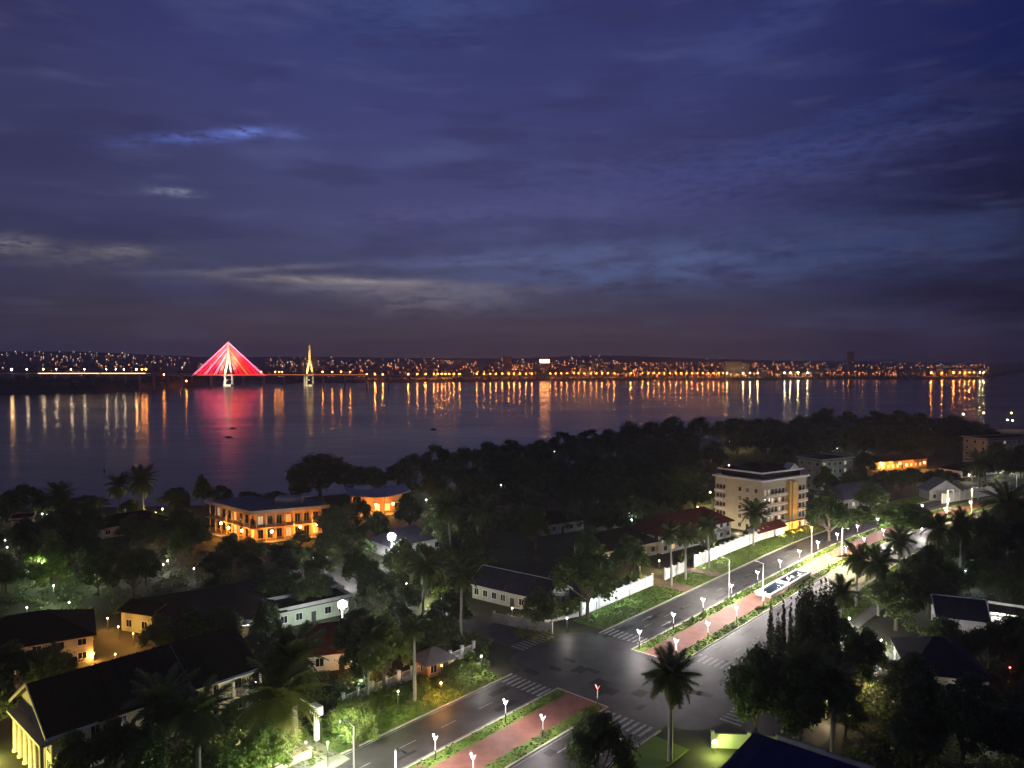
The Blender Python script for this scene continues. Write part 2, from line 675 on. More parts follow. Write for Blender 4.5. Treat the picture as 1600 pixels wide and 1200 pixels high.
def far_h(px, d):
    bank = interp(FBANK, px)
    D = shoreD(px) + 2600
    ridge = CAMZ + (HOR - interp(FRIDGE, px)) / FPX * D
    if d <= 12:
        return WZ - .5 + (bank - WZ) * max(0, d) / 12 * .75
    if d <= 40:
        return WZ - .5 + (bank - WZ) * (.75 + .25 * (d - 12) / 28)
    f = min(1.0, (d - 40) / 2560)
    f = f ** 1.15
    w = sin(px * .021 + d * .004) * 3.0 * min(1, d / 400) + sin(px * .05 - d * .002) * 1.5 * min(1, d / 400)
    h = bank + (ridge - bank) * f + w * (1 - f)
    if d > 2600:
        h = ridge - (d - 2600) * .010
    return h


fb = MB()
pxs = list(range(-700, 2601, 25))
for px in pxs:
    D0 = shoreD(px)
    for d in ROWS:
        D = D0 + d
        fb.v.append(((px - 800) / FPX * D, D, far_h(px, d)))
nr = len(ROWS)
for i in range(len(pxs) - 1):
    for k in range(nr - 1):
        fb.f.append((i * nr + k, (i + 1) * nr + k, (i + 1) * nr + k + 1, i * nr + k + 1))
struct('far_bank', fb, M['farland'])


def far_on_ground(px, d):
    D = shoreD(px) + d
    return Vector(((px - 800) / FPX * D, D, far_h(px, d)))


def far_hit(px, py):
    """where the sight line through the pixel meets the far bank"""
    r = ray(px, py)
    D0 = shoreD(px)
    for d in range(20, 3000, 20):
        D = D0 + d
        z = CAMZ + r.z / r.y * D
        if z <= far_h(px, d) + 3:
            return Vector(((px - 800) / FPX * D, D, far_h(px, d))), d
    return None, None


# ------------------------------------------------------------------ avenue
def strip(mb, s0, s1, n0, n1, z, step=6.0):
    k = max(1, int(abs(s1 - s0) / step))
    for i in range(k):
        a = s0 + (s1 - s0) * i / k
        b = s0 + (s1 - s0) * (i + 1) / k
        mb.quad(C(a, n0, z), C(a, n1, z), C(b, n1, z), C(b, n0, z))


def slab(mb, s0, s1, n0, n1, z0, z1, step=6.0):
    k = max(1, int(abs(s1 - s0) / step))
    for i in range(k):
        a = s0 + (s1 - s0) * i / k
        b = s0 + (s1 - s0) * (i + 1) / k
        p = [C(a, n0, z0), C(a, n1, z0), C(b, n1, z0), C(b, n0, z0), C(a, n0, z1), C(a, n1, z1), C(b, n1, z1), C(b, n0, z1)]
        f = [(4, 5, 6, 7), (0, 4, 7, 3), (1, 2, 6, 5)]
        if i == 0:
            f.append((0, 1, 5, 4))
        if i == k - 1:
            f.append((3, 7, 6, 2))
        mb.add(p, f)


NL0, NL1, NR0, NR1 = -85.6, -76.4, -66.2, -56.4
S0, S1 = 10.0, 520.0
JA, JB = 97.0, 119.5
road = MB()
strip(road, S0, S1, NL0, NL1, .02)
strip(road, S0, S1, NR0, NR1, .02)
strip(road, JA - 2, JB + 2, NL1, NR0, .02)
# side street, both ways from the junction, with flared mouths
for n0, n1, sg in ((NL0, -190, -1), (NR1, -37, 1)):
    a, b = 103.5, 113.5
    road.quad(C(a, n0 + sg * 6, .02), C(b, n0 + sg * 6, .02), C(b, n1, .02), C(a, n1, .02))
    pl = [C(JA, n0, .02)] + [C(JA + 6.5 * (1 - cos(t)), n0 + sg * 6 * sin(t), .02) for t in (pi / 8, pi / 4, 3 * pi / 8, pi / 2)]
    pr = [C(JB + .5, n0, .02)] + [C(JB + .5 - 6.5 * (1 - cos(t)), n0 + sg * 6 * sin(t), .02) for t in (pi / 8, pi / 4, 3 * pi / 8, pi / 2)]
    for i in range(4):
        road.quad(pl[i], pr[i], pr[i + 1], pl[i + 1])
struct('avenue_road', road, M['asphalt'])

mark = MB()
for nn in (-81.0, -61.3):
    s = S0
    while s < 430:
        if not (88 < s < 128):
            strip(mark, s, s + 3, nn - .07, nn + .07, .027)
        s += 8
for na, nb in ((NL0 + .3, NL0 + .42), (NL1 - .42, NL1 - .3), (NR0 + .3, NR0 + .42), (NR1 - .42, NR1 - .3)):
    strip(mark, S0, 92, na, nb, .027)
    strip(mark, 127, 430, na, nb, .027)
struct('lane_marking', mark, M['paint'])
zeb = MB()
for s0, n0, n1 in ((121.5, NL0, NL1), (121.5, NR0, NR1), (91.5, NL0, NL1), (91.5, NR0, NR1)):
    n = n0 + .5
    while n < n1 - .5:
        strip(zeb, s0, s0 + 3.6, n, n + .5, .027)
        n += 1.1
s = 104.2
while s < 113:
    zeb.quad(C(s, -51.5, .027), C(s + .5, -51.5, .027), C(s + .5, -48.0, .027), C(s, -48.0, .027))
    zeb.quad(C(s, -94.5, .027), C(s + .5, -94.5, .027), C(s + .5, -91.2, .027), C(s, -91.2, .027))
    s += 1.1
struct('crosswalk_marking', zeb, M['paint'])
pat = MB()
prnd = random.Random(17)
for _ in range(70):
    s_ = prnd.uniform(20, 330)
    n_ = prnd.choice([prnd.uniform(NL0 + .8, NL1 - 1.2), prnd.uniform(NR0 + .8, NR1 - 1.2)])
    strip(pat, s_, s_ + prnd.uniform(1.2, 9), n_, n_ + prnd.uniform(.4, 1.5), .0235)
for _ in range(16):
    s_, n_ = prnd.uniform(97, 117), prnd.uniform(NL0, NR1 - 2)
    strip(pat, s_, s_ + prnd.uniform(.8, 3), n_, n_ + prnd.uniform(.8, 4), .0235)
struct('asphalt_patch', pat, mat('asphalt_patch', (.015, .014, .014), .7, (.032, .03, .03), .9, .01, spec=.2))
arr = MB()
for s0, nn in ((80, -63.7), (80, -59), (133, -78.6), (133, -83.3)):
    strip(arr, s0, s0 + 2.4, nn - .12, nn + .12, .027)
    arr.add([C(s0 + 2.4, nn - .45, .027), C(s0 + 2.4, nn + .45, .027), C(s0 + 4.2, nn, .027)], [(0, 1, 2)])
struct('arrow_marking', arr, M['paint'])

# median: kerb, grass edges and red paved walk
kerb = MB()
medg = MB()
medw = MB()
for a, b in ((S0, JA - 1), (JB - 1.5, S1)):
    slab(kerb, a, b, NL1, NL1 + .3, 0, .16)
    slab(kerb, a, b, NR0 - .3, NR0, 0, .16)
    e = b if b == JA - 1 else a
    sg = -1 if b == JA - 1 else 1
    slab(kerb, min(e, e + sg * .3), max(e, e + sg * .3), NL1 + .3, NR0 - .3, 0, .16)
    aa, bb = (a, b - .3) if sg < 0 else (a + .3, b)
    slab(medg, aa, bb, NL1 + .3, NL1 + 2.6, 0, .145)
    slab(medg, aa, bb, NR0 - 2.5, NR0 - .3, 0, .145)
    slab(medw, aa, bb, NL1 + 2.6, NR0 - 2.5, 0, .15)
for n0 in (NL0 - .3, NR1):
    slab(kerb, S0, JA - 2, n0, n0 + .3, 0, .15)
    slab(kerb, JB + 1.5, S1, n0, n0 + .3, 0, .15)
struct('kerb', kerb, M['kerb'])
struct('median_grass_strip', medg, M['grass'])
struct('median_walkway', medw, M['paver'])
verge = MB()
VN = -94.0
slab(verge, S0, JA - 4, VN - 2.5, NL0 - .3, 0, .13)
slab(verge, JB + 3.5, 156, VN, NL0 - .3, 0, .13)
slab(verge, 161, 172, VN, NL0 - .3, 0, .13)
slab(verge, 176, S1, VN, NL0 - .3, 0, .13)
slab(verge, S0, JA - 4, NR1 + .3, -50.5, 0, .13)
slab(verge, JB + 3.5, S1, NR1 + .3, -50.5, 0, .13)
struct('grass_verge', verge, M['grass'])
drv = MB()
slab(drv, 156, 161, VN - 6, NL0 - .02, 0, .09)
slab(drv, 172, 176, VN - 6, NL0 - .02, 0, .09)
struct('earth_driveway', drv, M['earth'])
side = MB()
slab(side, JB + 4, S1, -50.5, -48.0, 0, .14)
struct('pavement', side, M['walk'])
dw = MB()
q = [P(483, 1153), P(547, 1187), P(500, 1215), P(430, 1190)]
dw.prism([(p.x, p.y) for p in q][::-1], 0, .16)
struct('concrete_driveway', dw, M['walk'])


def grass_tufts(name, rects, count, hmin, hmax, m):
    rng = np.random.default_rng(5)
    V = []
    Q = []
    areas = [(b - a) * (d - c) for a, b, c, d in rects]
    for (a, b, c, d), ar in zip(rects, areas):
        k = int(count * ar / sum(areas))
        for _ in range(k):
            p = C(rng.uniform(a, b), rng.uniform(c, d), .13)
            h = rng.uniform(hmin, hmax)
            for j in range(2):
                t = rng.uniform(0, 2 * pi)
                w = rng.uniform(.10, .22)
                lx, ly = rng.normal(0, .1), rng.normal(0, .1)
                o = len(V)
                V += [(p.x - w * cos(t), p.y - w * sin(t), p.z), (p.x + w * cos(t), p.y + w * sin(t), p.z),
                      (p.x + w * .7 * cos(t) + lx, p.y + w * .7 * sin(t) + ly, p.z + h),
                      (p.x - w * .7 * cos(t) + lx, p.y - w * .7 * sin(t) + ly, p.z + h)]
                Q.append((o, o + 1, o + 2, o + 3))
    return tag(link(name, np_mesh(name, V, Q, m)), 'short rough grass growing on the verges and median edges', 'grass', kind='stuff')


grass_tufts('grass', [(40, 93, -96.3, -86), (123.5, 156, -93.8, -86), (161, 172, -93.8, -86), (176, 380, -93.8, -86),
                      (123.5, 330, -56, -50.6), (40, 95.5, NL1 + .35, NL1 + 2.5), (40, 95.5, NR0 - 2.4, NR0 - .35),
                      (119, 340, NL1 + .35, NL1 + 2.5), (119, 340, NR0 - 2.4, NR0 - .35)], 30000, .05, .20, M['blade'])


# ------------------------------------------------------------------ lamps
def median_lamp_mesh():
    b = MB()
    b.tube((0, 0, 0), (0, 0, 1.3), .09, .08, 8)
    b.tube((0, 0, 0), (0, 0, .12), .17, .17, 8)
    u = MB()
    u.tube((0, 0, 1.3), (0, 0, 2.75), .075, .065, 8)
    hd = []
    for sg in (-1, 1):
        h = MB()
        a = Vector((0, sg * .05, 2.72))
        c = Vector((0, sg * .44, 3.36))
        w = .085
        t = .035
        up = Vector((0, -sg * .62, .42)).normalized() * t
        h.add([a + Vector((-w, 0, 0)), a + Vector((w, 0, 0)), c + Vector((w, 0, 0)), c + Vector((-w, 0, 0)),
               a + Vector((-w, 0, 0)) + up, a + Vector((w, 0, 0)) + up, c + Vector((w, 0, 0)) + up, c + Vector((-w, 0, 0)) + up],
              [(0, 1, 2, 3), (7, 6, 5, 4), (0, 4, 5, 1), (1, 5, 6, 2), (2, 6, 7, 3), (3, 7, 4, 0)])
        hd.append(h)
    return b.mesh('lower_pole', M['dark']), u.mesh('upper_pole', E_POLE), [h.mesh('lamp_head', E['led']) for h in hd]


E_POLE = mat('lit_pole_white', (.78, .78, .80), .45)
LP, UP, HD = median_lamp_mesh()


def median_lamp(s, n, label, watt=2900, colr=(1.0, .91, .88), heads=True):
    t = thing('median_lamp', label, 'lamp', C(s, n, .14), heading(s), 'white two-bladed lamps along the median walkway')
    link('lower_pole', LP, t)
    link('upper_pole', UP, t)
    if heads:
        for h in HD:
            link('lamp_head', h, t)
        plight('lamp_light', (0, 0, 3.15), colr, watt, t, .3)
    else:
        for h in HD:
            link('lamp_head', HD_RED[HD.index(h)], t)
        plight('lamp_light', (0, 0, 3.2), 'red', 160, t, .3)
    return t


HD_RED = []
for h in HD:
    h2 = h.copy()
    h2.materials.clear()
    h2.materials.append(emit('lamp_dim_red', (1.0, .18, .10), .8))
    HD_RED.append(h2)

ORD = ['first', 'second', 'third', 'fourth', 'fifth', 'sixth', 'seventh', 'eighth', 'ninth', 'tenth', 'eleventh', 'twelfth', 'thirteenth', 'fourteenth', 'fifteenth']
for k, s in enumerate((53.5, 67.3, 81.5)):
    if k > 0:
        median_lamp(s, -74.9, 'white two-bladed lamp on left median edge, ' + ('second' if k == 1 else 'nearest') + ' before the junction')
    if k > 0:
        median_lamp(s, -67.6, 'white two-bladed lamp on right median edge, ' + ('second' if k == 1 else 'nearest') + ' before the junction')
median_lamp(95.0, -67.6, 'lamp with red glow at the near tip of the median by the junction', heads=False)
for k, s in enumerate((117.8 + 3, 132.5, 145, 158.5, 172.5, 186, 199, 212, 226, 241, 256, 272, 290, 310)):
    median_lamp(s if k else 119.8, -75.6, 'white two-bladed lamp on left median edge, %s one beyond the junction' % ORD[k], 2900)
    if k not in (5,):
        median_lamp(s if k else 120.3, -68.0, 'white two-bladed lamp on right median edge, %s one beyond the junction' % ORD[k], 2900)


def tall_lamp(px, py, label, h=9.3, watt=0, ppos=None, arm=1):
    p = ppos or P(px, py)
    t = thing('street_lamp', label, 'street lamp', (p.x, p.y, .14), AVROT, 'tall white street lamps along the median')
    b = MB()
    b.tube((0, 0, 0), (0, 0, h), .15, .085, 8)
    b.build('pole', M['steel'], t)
    b = MB()
    b.tube((0, 0, 0), (0, 0, .5), .22, .20, 8)
    b.build('base_collar', M['steel'], t)
    b = MB()
    b.tube((0, 0, h - .12), (0, arm * 1.3, h + .22), .06, .045, 6)
    b.build('arm', M['steel'], t)
    b = MB()
    b.box(-.14, min(arm * 1.2, arm * 1.9), h + .14, .14, max(arm * 1.2, arm * 1.9), h + .26)
    b.build('lamp_head', M['steel'], t)
    b = MB()
    b.box(-.11, min(arm * 1.25, arm * 1.85), h + .12, .11, max(arm * 1.25, arm * 1.85), h + .137)
    b.build('lamp_lens', E['warm'] if watt else M['glass'], t)
    if watt:
        slight('lamp_light', (0, arm * 1.5, h + .05), (0, arm * 1.5, 0), 'yellow' if watt in (44000, 17000) else (1.0, .93, .80), watt, 164, t, .25, .35)
    return t


tall_lamp(0, 0, 'tall white street lamp rising from the bottom edge beside the driveway', ppos=C(54.3, -75.5), watt=26000)
tall_lamp(0, 0, 'tall white street lamp at the bottom edge on the right median kerb', ppos=C(54.3, -67.4), arm=-1, watt=9000)
tall_lamp(1139, 938, 'tall white street lamp on the median between junction and basin', watt=30000)
tall_lamp(1192, 940, 'tall white street lamp standing at the near end of the basin', h=8.6)
tall_lamp(1268, 876, 'tall white street lamp on the left edge of the brightly lit median', watt=42000)
tall_lamp(1315, 871, 'tall white street lamp beside the palm top and the lit median', watt=44000, h=8, arm=-1)
tall_lamp(1480, 808, 'left tall white street lamp of the pair in front of the long white wall', watt=17000, arm=-1)
tall_lamp(1518, 803, 'right tall white street lamp of the pair in front of the long white wall', watt=17000, arm=-1)
tall_lamp(1588, 778, 'tall white street lamp above the dark palm at the right edge', watt=1500)


LK = 8.0


def globe_lamp(px, py, z, colr, watt, label, group, r=.14, kind='garden_lamp', fixed=None, lit=True):
    p = P(px, py, z)
    D = p.y
    rr = max(r, D * .00085)
    t = thing(kind, label, 'lamp', (p.x, p.y, 0), 0, group)
    b = MB()
    b.tube((0, 0, 0), (0, 0, z - rr * .9), .06, .05, 6)
    b.build('post', M['dark'], t)
    b = MB()
    b.ball((0, 0, z), rr, 8, 5)
    b.build('lamp_globe', E[colr], t, True)
    if watt:
        plight('lamp_light', (0, -(rr + .32), z - .15), colr, watt * LK, t, .14)
    return t


# ------------------------------------------------------------------ generic houses
def win_part(parent, p, u, w, h, lit=None, frame='white', proud=.05):
    """window on a vertical wall: p = bottom centre, u = horizontal unit along the wall, outward = perpendicular to the right of u"""
    out = Vector((u.y, -u.x, 0))
    u3 = Vector((u.x, u.y, 0))
    f = MB()
    fw = .09

    def bx(a0, a1, z0, z1, d0, d1, mb):
        c = [p + u3 * a + out * d + Vector((0, 0, z)) for z in (z0, z1) for a, d in ((a0, d0), (a1, d0), (a1, d1), (a0, d1))]
        mb.add(c, [(0, 3, 2, 1), (4, 5, 6, 7), (0, 1, 5, 4), (1, 2, 6, 5), (2, 3, 7, 6), (3, 0, 4, 7)])
    bx(-w / 2, -w / 2 + fw, 0, h, -.05, proud, f)
    bx(w / 2 - fw, w / 2, 0, h, -.05, proud, f)
    bx(-w / 2 + fw, w / 2 - fw, h - fw, h, -.05, proud, f)
    bx(-w / 2 - .08, w / 2 + .08, -.07, 0, -.05, proud + .08, f)
    bx(-.03, .03, 0, h - fw, -.05, proud - .02, f)
    fo = f.build('window', M[frame], parent)
    g = MB()
    bx(-w / 2 + fw, w / 2 - fw, 0, h - fw, -.06, .012, g)
    g.build('pane', E[lit] if lit else M['glass'], fo)
    return fo


def house(name, label, A, B, depth, wall_h, roof='hip', roof_h=2.5, wall='white', roofm='roofd', over=.6, cat='house',
          wins=None, lit=(), floors=1, door=True, pixels=True, back=1, trim=None, group=None, ridge_in=None):
    a = P(*A) if pixels else Vector((*A, 0))
    b = P(*B) if pixels else Vector((*B, 0))
    u = (b - a)
    Ln = u.length
    u.normalize()
    rz = atan2(u.y, u.x)
    t = thing(name, label, cat, (a.x, a.y, 0), rz, group)
    # local frame: x along the front, +y away from the camera side
    w = MB()
    y0, y1 = (0, depth) if back > 0 else (-depth, 0)
    w.box(0, y0, 0, Ln, y1, wall_h)
    if roof == 'gable':
        ym = (y0 + y1) / 2
        w.add([(0, y0, wall_h), (0, y1, wall_h), (0, ym, wall_h + roof_h - .05), (Ln, y0, wall_h), (Ln, y1, wall_h), (Ln, ym, wall_h + roof_h - .05)],
              [(0, 2, 1), (3, 4, 5)])
    w.build('wall', M[wall], t)
    r = MB()
    seam = MB()
    ym = (y0 + y1) / 2
    th = .14
    k = over
    sl = roof_h / ((y1 - y0) / 2)
    ze = wall_h - sl * k
    zr = wall_h + roof_h

    def two(f):
        return [(x, y, z) for x, y, z in f] + [(x, y, z + th) for x, y, z in f]
    if roof == 'gable':
        for ya, s in ((y0 - k, 1), (y1 + k, -1)):
            pts = [(-k, ya, ze), (Ln + k, ya, ze), (Ln + k, ym, zr), (-k, ym, zr)]
            xq = -k + .5
            while xq < Ln + k - .3:
                seam.add([(xq, ya, ze + th - .02), (xq + .09, ya, ze + th - .02), (xq + .09, ym, zr + th - .02), (xq, ym, zr + th - .02), (xq, ya, ze + th + .09), (xq + .09, ya, ze + th + .09), (xq + .09, ym, zr + th + .09), (xq, ym, zr + th + .09)], [(4, 5, 6, 7) if s > 0 else (7, 6, 5, 4), (0, 4, 7, 3), (1, 2, 6, 5), (0, 1, 5, 4)])
                xq += 1.1
            r.add(two(pts), [(0, 1, 2, 3), (4, 7, 6, 5), (0, 4, 5, 1), (1, 5, 6, 2), (2, 6, 7, 3), (3, 7, 4, 0)])
    elif roof == 'hip':
        hd = ridge_in if ridge_in is not None else min((y1 - y0) / 2, Ln * .42)
        bpts = [(-k, y0 - k, ze), (Ln + k, y0 - k, ze), (Ln + k, y1 + k, ze), (-k, y1 + k, ze), (hd, ym, zr), (Ln - hd, ym, zr)]
        r.add([(x, y, z) for x, y, z in bpts[:4]] + [(x, y, z + th) for x, y, z in bpts],
              [(3, 2, 1, 0), (0, 1, 5, 4), (1, 2, 6, 5), (2, 3, 7, 6), (3, 0, 4, 7), (4, 5, 9, 8), (5, 6, 9), (6, 7, 8, 9), (7, 4, 8)])
    else:
        r.box(-k, y0 - k, wall_h, Ln + k, y1 + k, wall_h + .22)
        pp = MB()
        for x0, yy0, x1, yy1 in ((-k, y0 - k, Ln + k, y0 - k + .2), (-k, y1 + k - .2, Ln + k, y1 + k), (-k, y0 - k + .2, -k + .2, y1 + k - .2),
                                 (Ln + k - .2, y0 - k + .2, Ln + k, y1 + k - .2)):
            pp.box(x0, yy0, wall_h + .22, x1, yy1, wall_h + .22 + roof_h)
        pp.build('parapet', M[trim or wall], t)
    ro = r.build('roof', M[roofm], t)
    if seam.v:
        seam.build('roof_seam', M[roofm], ro)
    if trim and roof != 'flat':
        g = MB()
        for ya in (y0 - k, y1 + k):
            g.box(-k, ya - .12 if ya < ym else ya, ze - .14, Ln + k, ya if ya < ym else ya + .12, ze + .12)
        if roof == 'gable':
            for xa in (-k - .13, Ln + k):
                for ya in (y0 - k, y1 + k):
                    g.add([(xa, ya, ze - .05), (xa + .13, ya, ze - .05), (xa + .13, ym, zr - .05), (xa, ym, zr - .05),
                           (xa, ya, ze + .28), (xa + .13, ya, ze + .28), (xa + .13, ym, zr + .28), (xa, ym, zr + .28)],
                          [(0, 1, 2, 3), (4, 7, 6, 5), (0, 4, 5, 1), (1, 5, 6, 2), (2, 6, 7, 3), (3, 7, 4, 0)])
            g.box(-k, ym - .15, zr + th, Ln + k, ym + .15, zr + th + .1)
        g.build('roof_trim', M[trim], t)
    # windows and door on the front and the two ends
    fh = wall_h / floors
    kk = 0
    nw = wins if wins is not None else max(2, int(Ln / 3.2))
    frontY = y0 if back > 0 else y0
    for fl in range(floors):
        zb = fl * fh + min(1.0, fh * .3)
        wh = min(1.5, fh * .48)
        for i in range(nw):
            x = Ln * (i + .5) / nw
            if door and fl == 0 and i == nw // 2:
                d = MB()
                d.box(x - .5, frontY - .06, 0, x + .5, frontY + .05, 2.1)
                do = d.build('door', M['dark'], t)
                h = MB()
                h.box(x + .32, frontY - .11, 1.0, x + .40, frontY - .062, 1.08)
                h.build('handle', M['steel'], do)
            else:
                win_part(t, Vector((x, frontY, zb)), Vector((1, 0, 0)), min(1.5, Ln / nw * .55), wh, lit[kk % len(lit)] if lit else None)
                kk += 1
        ne = max(1, int(depth / 4))
        for i in range(ne):
            y = y0 + depth * (i + .5) / ne
            win_part(t, Vector((Ln, y, zb)), Vector((0, 1, 0)), 1.3, wh, lit[kk % len(lit)] if lit else None)
            kk += 1
            win_part(t, Vector((0, y, zb)), Vector((0, -1, 0)), 1.3, wh, lit[kk % len(lit)] if lit else None)
            kk += 1
    return t


FOOT = []   # discs (x, y, r) kept clear of random trees
for_house = house


def house(*a, **k):
    t = for_house(*a, **k)
    A, B, depth = a[2], a[3], a[4]
    pa = P(*A) if k.get('pixels', True) else Vector((*A, 0))
    pb = P(*B) if k.get('pixels', True) else Vector((*B, 0))
    u = (pb - pa)
    n = Vector((-u.y, u.x, 0)).normalized() * (1 if k.get('back', 1) > 0 else -1)
    kx = max(1, int(u.length / 5))
    ky = max(1, int(depth / 5))
    for i in range(kx + 1):
        for j in range(ky + 1):
            q = pa + u * (i / kx) + n * (depth * j / ky)
            FOOT.append((q.x, q.y, 4.2))
    return t


def clear(px, py, r):
    p = P(px, py)
    FOOT.append((p.x, p.y, r))


# ---- the long basin on the median
def basin():
    s0, s1 = 164.8, 189.2
    n0, n1 = -72.8, -69.1
    c = C(s0, (n0 + n1) / 2, .15)
    t = thing('fountain_basin', 'long white-rimmed basin of dark water on the median, divided in two bays', 'basin', c, AVROT)
    Ln = s1 - s0
    W = (n1 - n0) / 2
    zr = .8
    for nm, x0, y0, x1, y1 in (('side_wall', 0, -W, Ln, -W + .3), ('side_wall', 0, W - .3, Ln, W), ('end_wall', 0, -W + .3, .3, W - .3), ('end_wall', Ln - .3, -W + .3, Ln, W - .3)):
        b = MB()
        b.box(x0, y0, 0, x1, y1, zr - .12)
        b.build(nm, M['cream'], t)
    for x0, y0, x1, y1 in ((-.12, -W - .12, Ln + .12, -W + .38), (-.12, W - .38, Ln + .12, W + .12), (-.12, -W + .38, .5, W - .38), (Ln - .5, -W + .38, Ln + .12, W - .38)):
        b = MB()
        b.box(x0, y0, zr - .12, x1, y1, zr + .06)
        b.build('rim', M['white'], t)
    b = MB()
    b.box(Ln * .44, -W + .38, .5, Ln * .44 + 1.5, W - .38, zr + .12)
    b.build('divider', M['white'], t)
    b = MB()
    b.box(Ln * .70, -.5, .5, Ln * .70 + .8, .5, zr + .15)
    b.build('nozzle_block', M['white'], t)
    for x0, x1 in ((.31, Ln * .44 - .01), (Ln * .44 + 1.51, Ln - .31)):
        b = MB()
        b.box(x0, -W + .31, .05, x1, W - .31, .55)
        b.build('basin_water', mat('basin_water', (.02, .035, .06), .15), t)


basin()


# ---- walls and fences: piers and panels are parts
def wall_run(name, label, pts, h, m='white', pier=3.0, pier_h=.35, cat='wall', thick=.22, panel_style='solid', group=None):
    o = Vector(pts[0])
    t = thing(name, label, cat, (o.x, o.y, 0), 0, group)
    for a, b in zip(pts, pts[1:]):
        a = Vector((a[0], a[1], 0)) - Vector((o.x, o.y, 0))
        b = Vector((b[0], b[1], 0)) - Vector((o.x, o.y, 0))
        u = b - a
        Ln = u.length
        u.normalize()
        v = Vector((-u.y, u.x, 0))
        k = max(1, round(Ln / pier))
        for i in range(k + 1):
            p = a + u * (Ln * i / k)
            mb = MB()
            c = [p + u * e + v * f for e, f in ((-.2, -.2), (.2, -.2), (.2, .2), (-.2, .2))]
            mb.prism([(q.x, q.y) for q in c], 0, h + pier_h)
            c = [p + u * e + v * f for e, f in ((-.27, -.27), (.27, -.27), (.27, .27), (-.27, .27))]
            mb.prism([(q.x, q.y) for q in c], h + pier_h, h + pier_h + .1)
            mb.build('pier', M[m], t)
            if i == k:
                break
            p2 = a + u * (Ln * (i + 1) / k)
            mb = MB()
            q0, q1 = p + u * .2, p2 - u * .2
            if panel_style == 'solid':
                c = [q0 - v * thick / 2, q1 - v * thick / 2, q1 + v * thick / 2, q0 + v * thick / 2]
                mb.prism([(q.x, q.y) for q in c], 0, h)
                c = [q0 - v * (thick / 2 + .05), q1 - v * (thick / 2 + .05), q1 + v * (thick / 2 + .05), q0 + v * (thick / 2 + .05)]
                mb.prism([(q.x, q.y) for q in c], h, h + .08)
                mb.build('panel', M[m], t)
            else:
                c = [q0 - v * thick / 2, q1 - v * thick / 2, q1 + v * thick / 2, q0 + v * thick / 2]
                mb.prism([(q.x, q.y) for q in c], 0, h * .35)
                mb.build('plinth', M[m], t)
                mb = MB()
                for zz in (h * .45, h * .92):
                    c = [q0 - v * .03, q1 - v * .03, q1 + v * .03, q0 + v * .03]
                    mb.prism([(q.x, q.y) for q in c], zz, zz + .06)
                kk = 9
                for j in range(1, kk):
                    q = q0 + (q1 - q0) * (j / kk)
                    c = [q + u * e + v * f for e, f in ((-.03, -.025), (.03, -.025), (.03, .025), (-.03, .025))]
                    mb.prism([(x.x, x.y) for x in c], h * .35, h * .45 - .002)
                    mb.prism([(x.x, x.y) for x in c], h * .45 + .062, h * .92 - .002)
                mb.build('railing', M[m], t)
    return t


xy = lambda v: (v.x, v.y)
wall_run('boundary_wall', 'long white wall with piers behind the left verge, from the corner to the driveway',
         [xy(C(s, -94.6)) for s in (127, 140, 155.5)], 2.5)
wall_run('boundary_wall', 'white wall with piers behind the left verge under the tall palms',
         [xy(C(161.5, -94.6)), xy(C(171.5, -94.6))], 2.6)
wall_run('boundary_wall', 'tall white wall running past the red-roofed house to the apartment block',
         [xy(C(s, -94.6)) for s in (176.5, 200, 226, 252)], 3.0)
wall_run('boundary_wall', 'long pale wall beyond the far bend of the avenue',
         [xy(P(1472, 787)), xy(P(1524, 778)), xy(P(1577, 769))], 3.6, pier=4.0)
wall_run('boundary_wall', 'low grey wall along the side street in front of the blue-roofed house',
         [xy(P(772, 973)), xy(P(862, 990))], 2.0, 'greyw')
wall_run('railing_fence', 'pale railing fence with plinth running past the orange gatehouse',
         [xy(C(s, -97.2)) for s in (68, 82, 97)], 1.9, 'white', panel_style='rail', cat='fence')
wall_run('railing_fence', 'pale railing fence half hidden by plants at the junction corner',
         [xy(C(126, -94.9)), xy(C(118.5, -97.5))], 1.8, 'white', panel_style='rail', cat='fence')
wall_run('corner_wall', 'pale garden wall glowing lime beside a bright lamp at the bottom',
         [xy(P(1113, 1168)), xy(P(1170, 1170)), xy(P(1214, 1174))], 2.0, 'greenw', pier=3.4, cat='wall')
wall_run('low_wall', 'low cream wall at the bottom edge beside the concrete driveway',
         [xy(P(484, 1185)), xy(P(420, 1212))], 1.1, 'cream', pier=4)

globe_lamp(1117, 1160, 1.7, 'lime', 200, 'bright lime wall lamp at the end of the pale garden wall', None, .34)


